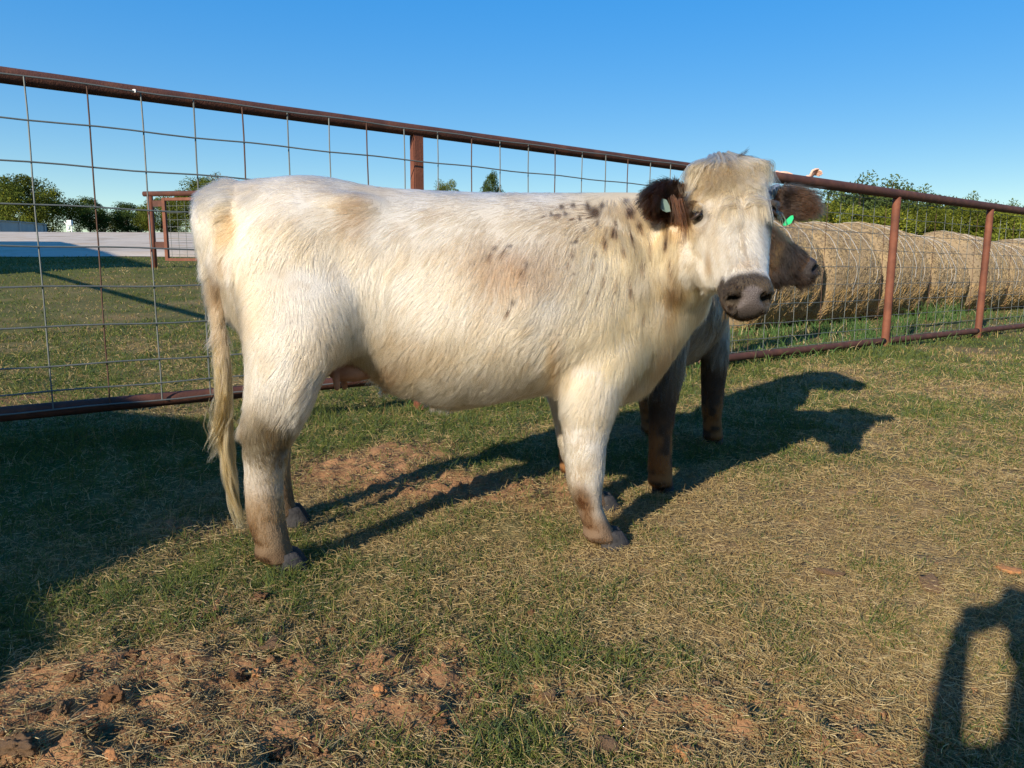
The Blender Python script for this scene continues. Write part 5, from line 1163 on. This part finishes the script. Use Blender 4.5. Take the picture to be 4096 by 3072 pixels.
sh = MB(); sh.tube([(.02, -.66, .30), (-.04, -.56, .56), (-.06, -.49, .70), (-.07, -.46, .79)], [(.185, .145), (.195, .135), (.195, .115), (.10, .08)], 20)
sh.tube([(-.08, -.46, .74), (-.20, -.42, .745), (-.286, -.40, .745), (-.286, -.40, .86), (-.284, -.40, .94)], [.058, .050, .036, .026, .023], 14); sh.tube([(-.12, -.44, .74), (-.11, -.43, .82), (-.09, -.41, .90)], [.085, .085, .075], 16); sh.tube([(.06, -.47, .74), (.20, -.42, .60), (.19, -.31, .58), (.13, -.28, .70)], [.065, .056, .05, .045], 14)
me_ = fuse(sh, .009, 3); me_.shade_smooth(); link('jacket', me_, M_shirt, ph)
tr_ = MB()
for sd in (-1, 1): tr_.tube([(.0 + .08 * sd, -.66, .34), (.02 + .16 * sd, -.27, .39), (.0 + .14 * sd, -.48, .10)], [.12, .085, .065], 14)
me_ = fuse(tr_, .009, 3); me_.shade_smooth(); link('trousers', me_, M_jean, ph)
hm = MB(); hm.ell(hc_ + np.array([0, -.01, .045]), (.092, .10, .075), None, 20, 14); hm.tube([hc_ + [-.07, .05, .055], hc_ + [0, .12, .06], hc_ + [.07, .05, .055]], [.02, .03, .02], 10)
me_ = fuse(hm, .006, 2); me_.shade_smooth(); link('cap', me_, M_jean, ph)

# ------------------------------------------------------------------ guessed van, unseen behind on the left, shaped to cast the big left shadow
eq = np.array([SD[1], -SD[0], 0]); ep = np.array([SD[0], SD[1], 0])
M_van = mat('van_paint', (.62, .62, .60), .35, 0, .5); M_glass = mat('tinted_glass', (.015, .018, .02), .06, 0, .6); M_tyre = mat('tyre_rubber', (.02, .02, .02), .85); M_steel = mat('wheel_steel', (.4, .4, .41), .4, .7)
vo = eq * -3.38 + ep * -3.05; van = tag(empty('van', tuple(vo)), 'unseen pale van, shaped to cast the big shadow at the left edge', 'van')
def vq(qv, p_, h_): return eq * (qv + 3.5) + ep * p_ + np.array([0, 0, h_])
prof = [(-1.56, .35), (-1.53, .75), (-1.55, 1.15), (-1.63, 1.25), (-1.87, 1.31), (-2.0, 1.50), (-2.10, 1.62), (-2.40, 1.74), (-2.8, 1.84), (-3.2, 1.89), (-3.6, 1.88), (-4.0, 1.81), (-4.4, 1.71), (-5.2, 1.52), (-5.8, 1.40), (-5.85, .9), (-5.85, .35)]
hw = .88; MB().loft([[vq(a, -hw, b) for a, b in prof], [vq(a, -hw * .6, b + .015) for a, b in prof], [vq(a, hw * .6, b + .015) for a, b in prof], [vq(a, hw - .0, b) for a, b in prof]]).build('body', M_van, van)
for sd in (-1, 1):
    for pts in ([(-2.1, 1.3), (-2.22, 1.62), (-2.85, 1.78), (-2.85, 1.25)], [(-3.0, 1.25), (-3.0, 1.78), (-4.2, 1.66), (-4.2, 1.25)], [(-4.4, 1.25), (-4.4, 1.60), (-5.5, 1.38), (-5.5, 1.25)]):
        MB().loft([[vq(a, sd * (hw - .01), b) for a, b in pts], [vq(a, sd * (hw + .004), b) for a, b in pts]]).build('window', M_glass, van)
    for qv in (-2.2, -5.0):
        c = vq(qv, sd * (hw - .08), .34); w = MB(); A = np.linspace(0, 2 * math.pi, 28, endpoint=False)
        w.loft([[c + ep * o + eq * r * math.cos(t) + np.array([0, 0, r * math.sin(t)]) for t in A] for o, r in ((-.1, .30), (-.09, .34), (.09, .34), (.1, .30))]); wo_ = w.build('wheel', M_tyre, van, True)
        MB().loft([[c + ep * o + eq * r * math.cos(t) + np.array([0, 0, r * math.sin(t)]) for t in A] for o, r in ((-.105, .19), (.105, .19))]).build('rim', M_steel, wo_)
    MB().ell(vq(-1.56, sd * .62, .85), (.09, .09, .09)).build('headlight', M_white, van, True)
MB().loft([[vq(-1.885, s_ * .72, 1.325) for s_ in (-1, 1)] + [vq(-2.09, s_ * .66, 1.645) for s_ in (1, -1)], [vq(-1.875, s_ * .72, 1.332) for s_ in (-1, 1)] + [vq(-2.08, s_ * .66, 1.652) for s_ in (1, -1)]]).build('windscreen', M_glass, van)
MB().box(vq(-1.52, 0, .42), (.05, .86, .09), np.stack([eq, ep, [0, 0, 1]], 1)).build('bumper', M_tyre, van)

# ------------------------------------------------------------------ guessed barn and side pen rail, unseen on the left, fitted to their shadows
ba = np.array([-.486, .874, 0]); bb = np.array([-.874, -.486, 0]); bo = np.array([-14.6, 3.2, 0]); M_tin = noise_mat('barn_tin', [(.3, (.38, .38, .36)), (.7, (.5, .5, .47))], .8, .5, .1, stretch=(6, 6, .2)); M_roof = noise_mat('barn_roof', [(.3, (.26, .1, .07)), (.7, (.34, .15, .1))], 1., .6, .1)
bz = -.3; barn = tag(empty('barn', tuple(bo)), 'unseen long metal barn, shaped to cast the shade across the gravel lot', 'barn')
def bq(a, b, h): return ba * a + bb * b + np.array([0, 0, h])
MB().loft([[bq(0, 0, bz), bq(30, 0, bz), bq(30, 13, bz), bq(0, 13, bz)], [bq(0, 0, 6.5), bq(30, 0, 6.5), bq(30, 13, 6.5), bq(0, 13, 6.5)]]).build('wall', M_tin, barn)
MB().loft([[bq(a, -.4, 6.52), bq(a, 6.5, 8.3), bq(a, 13.4, 6.52), bq(a, 13.4, 6.62), bq(a, 6.5, 8.42), bq(a, -.4, 6.62)] for a in (-.4, 30.4)]).build('roof', M_roof, barn)
for a in (8, 20): MB().box(bq(a, -.03, 2.2), (2., .05, 2.2), np.stack([ba, bb, [0, 0, 1]], 1)).build('door', M_van, barn)
sf = tag(empty('fence'), 'unseen rusty pen rail on tall posts, placed to cast the thin slanting shadow', 'fence')
pA, pB = np.array([-2.92, 2.42, 1.60]), np.array([-11.4, 11.5, 2.25]); MB().tube([pA + (pB - pA) * t for t in (0, .5, 1)], .036, 10).build('top_rail', M_rust, sf, True)
for pt in (pA, pB): MB().tube([pt * [1, 1, 0] + [0, 0, -.3], pt - [0, 0, .04]], .034, 10).build('post', M_rust_post, sf, True)
print('done', time.time() - T0)
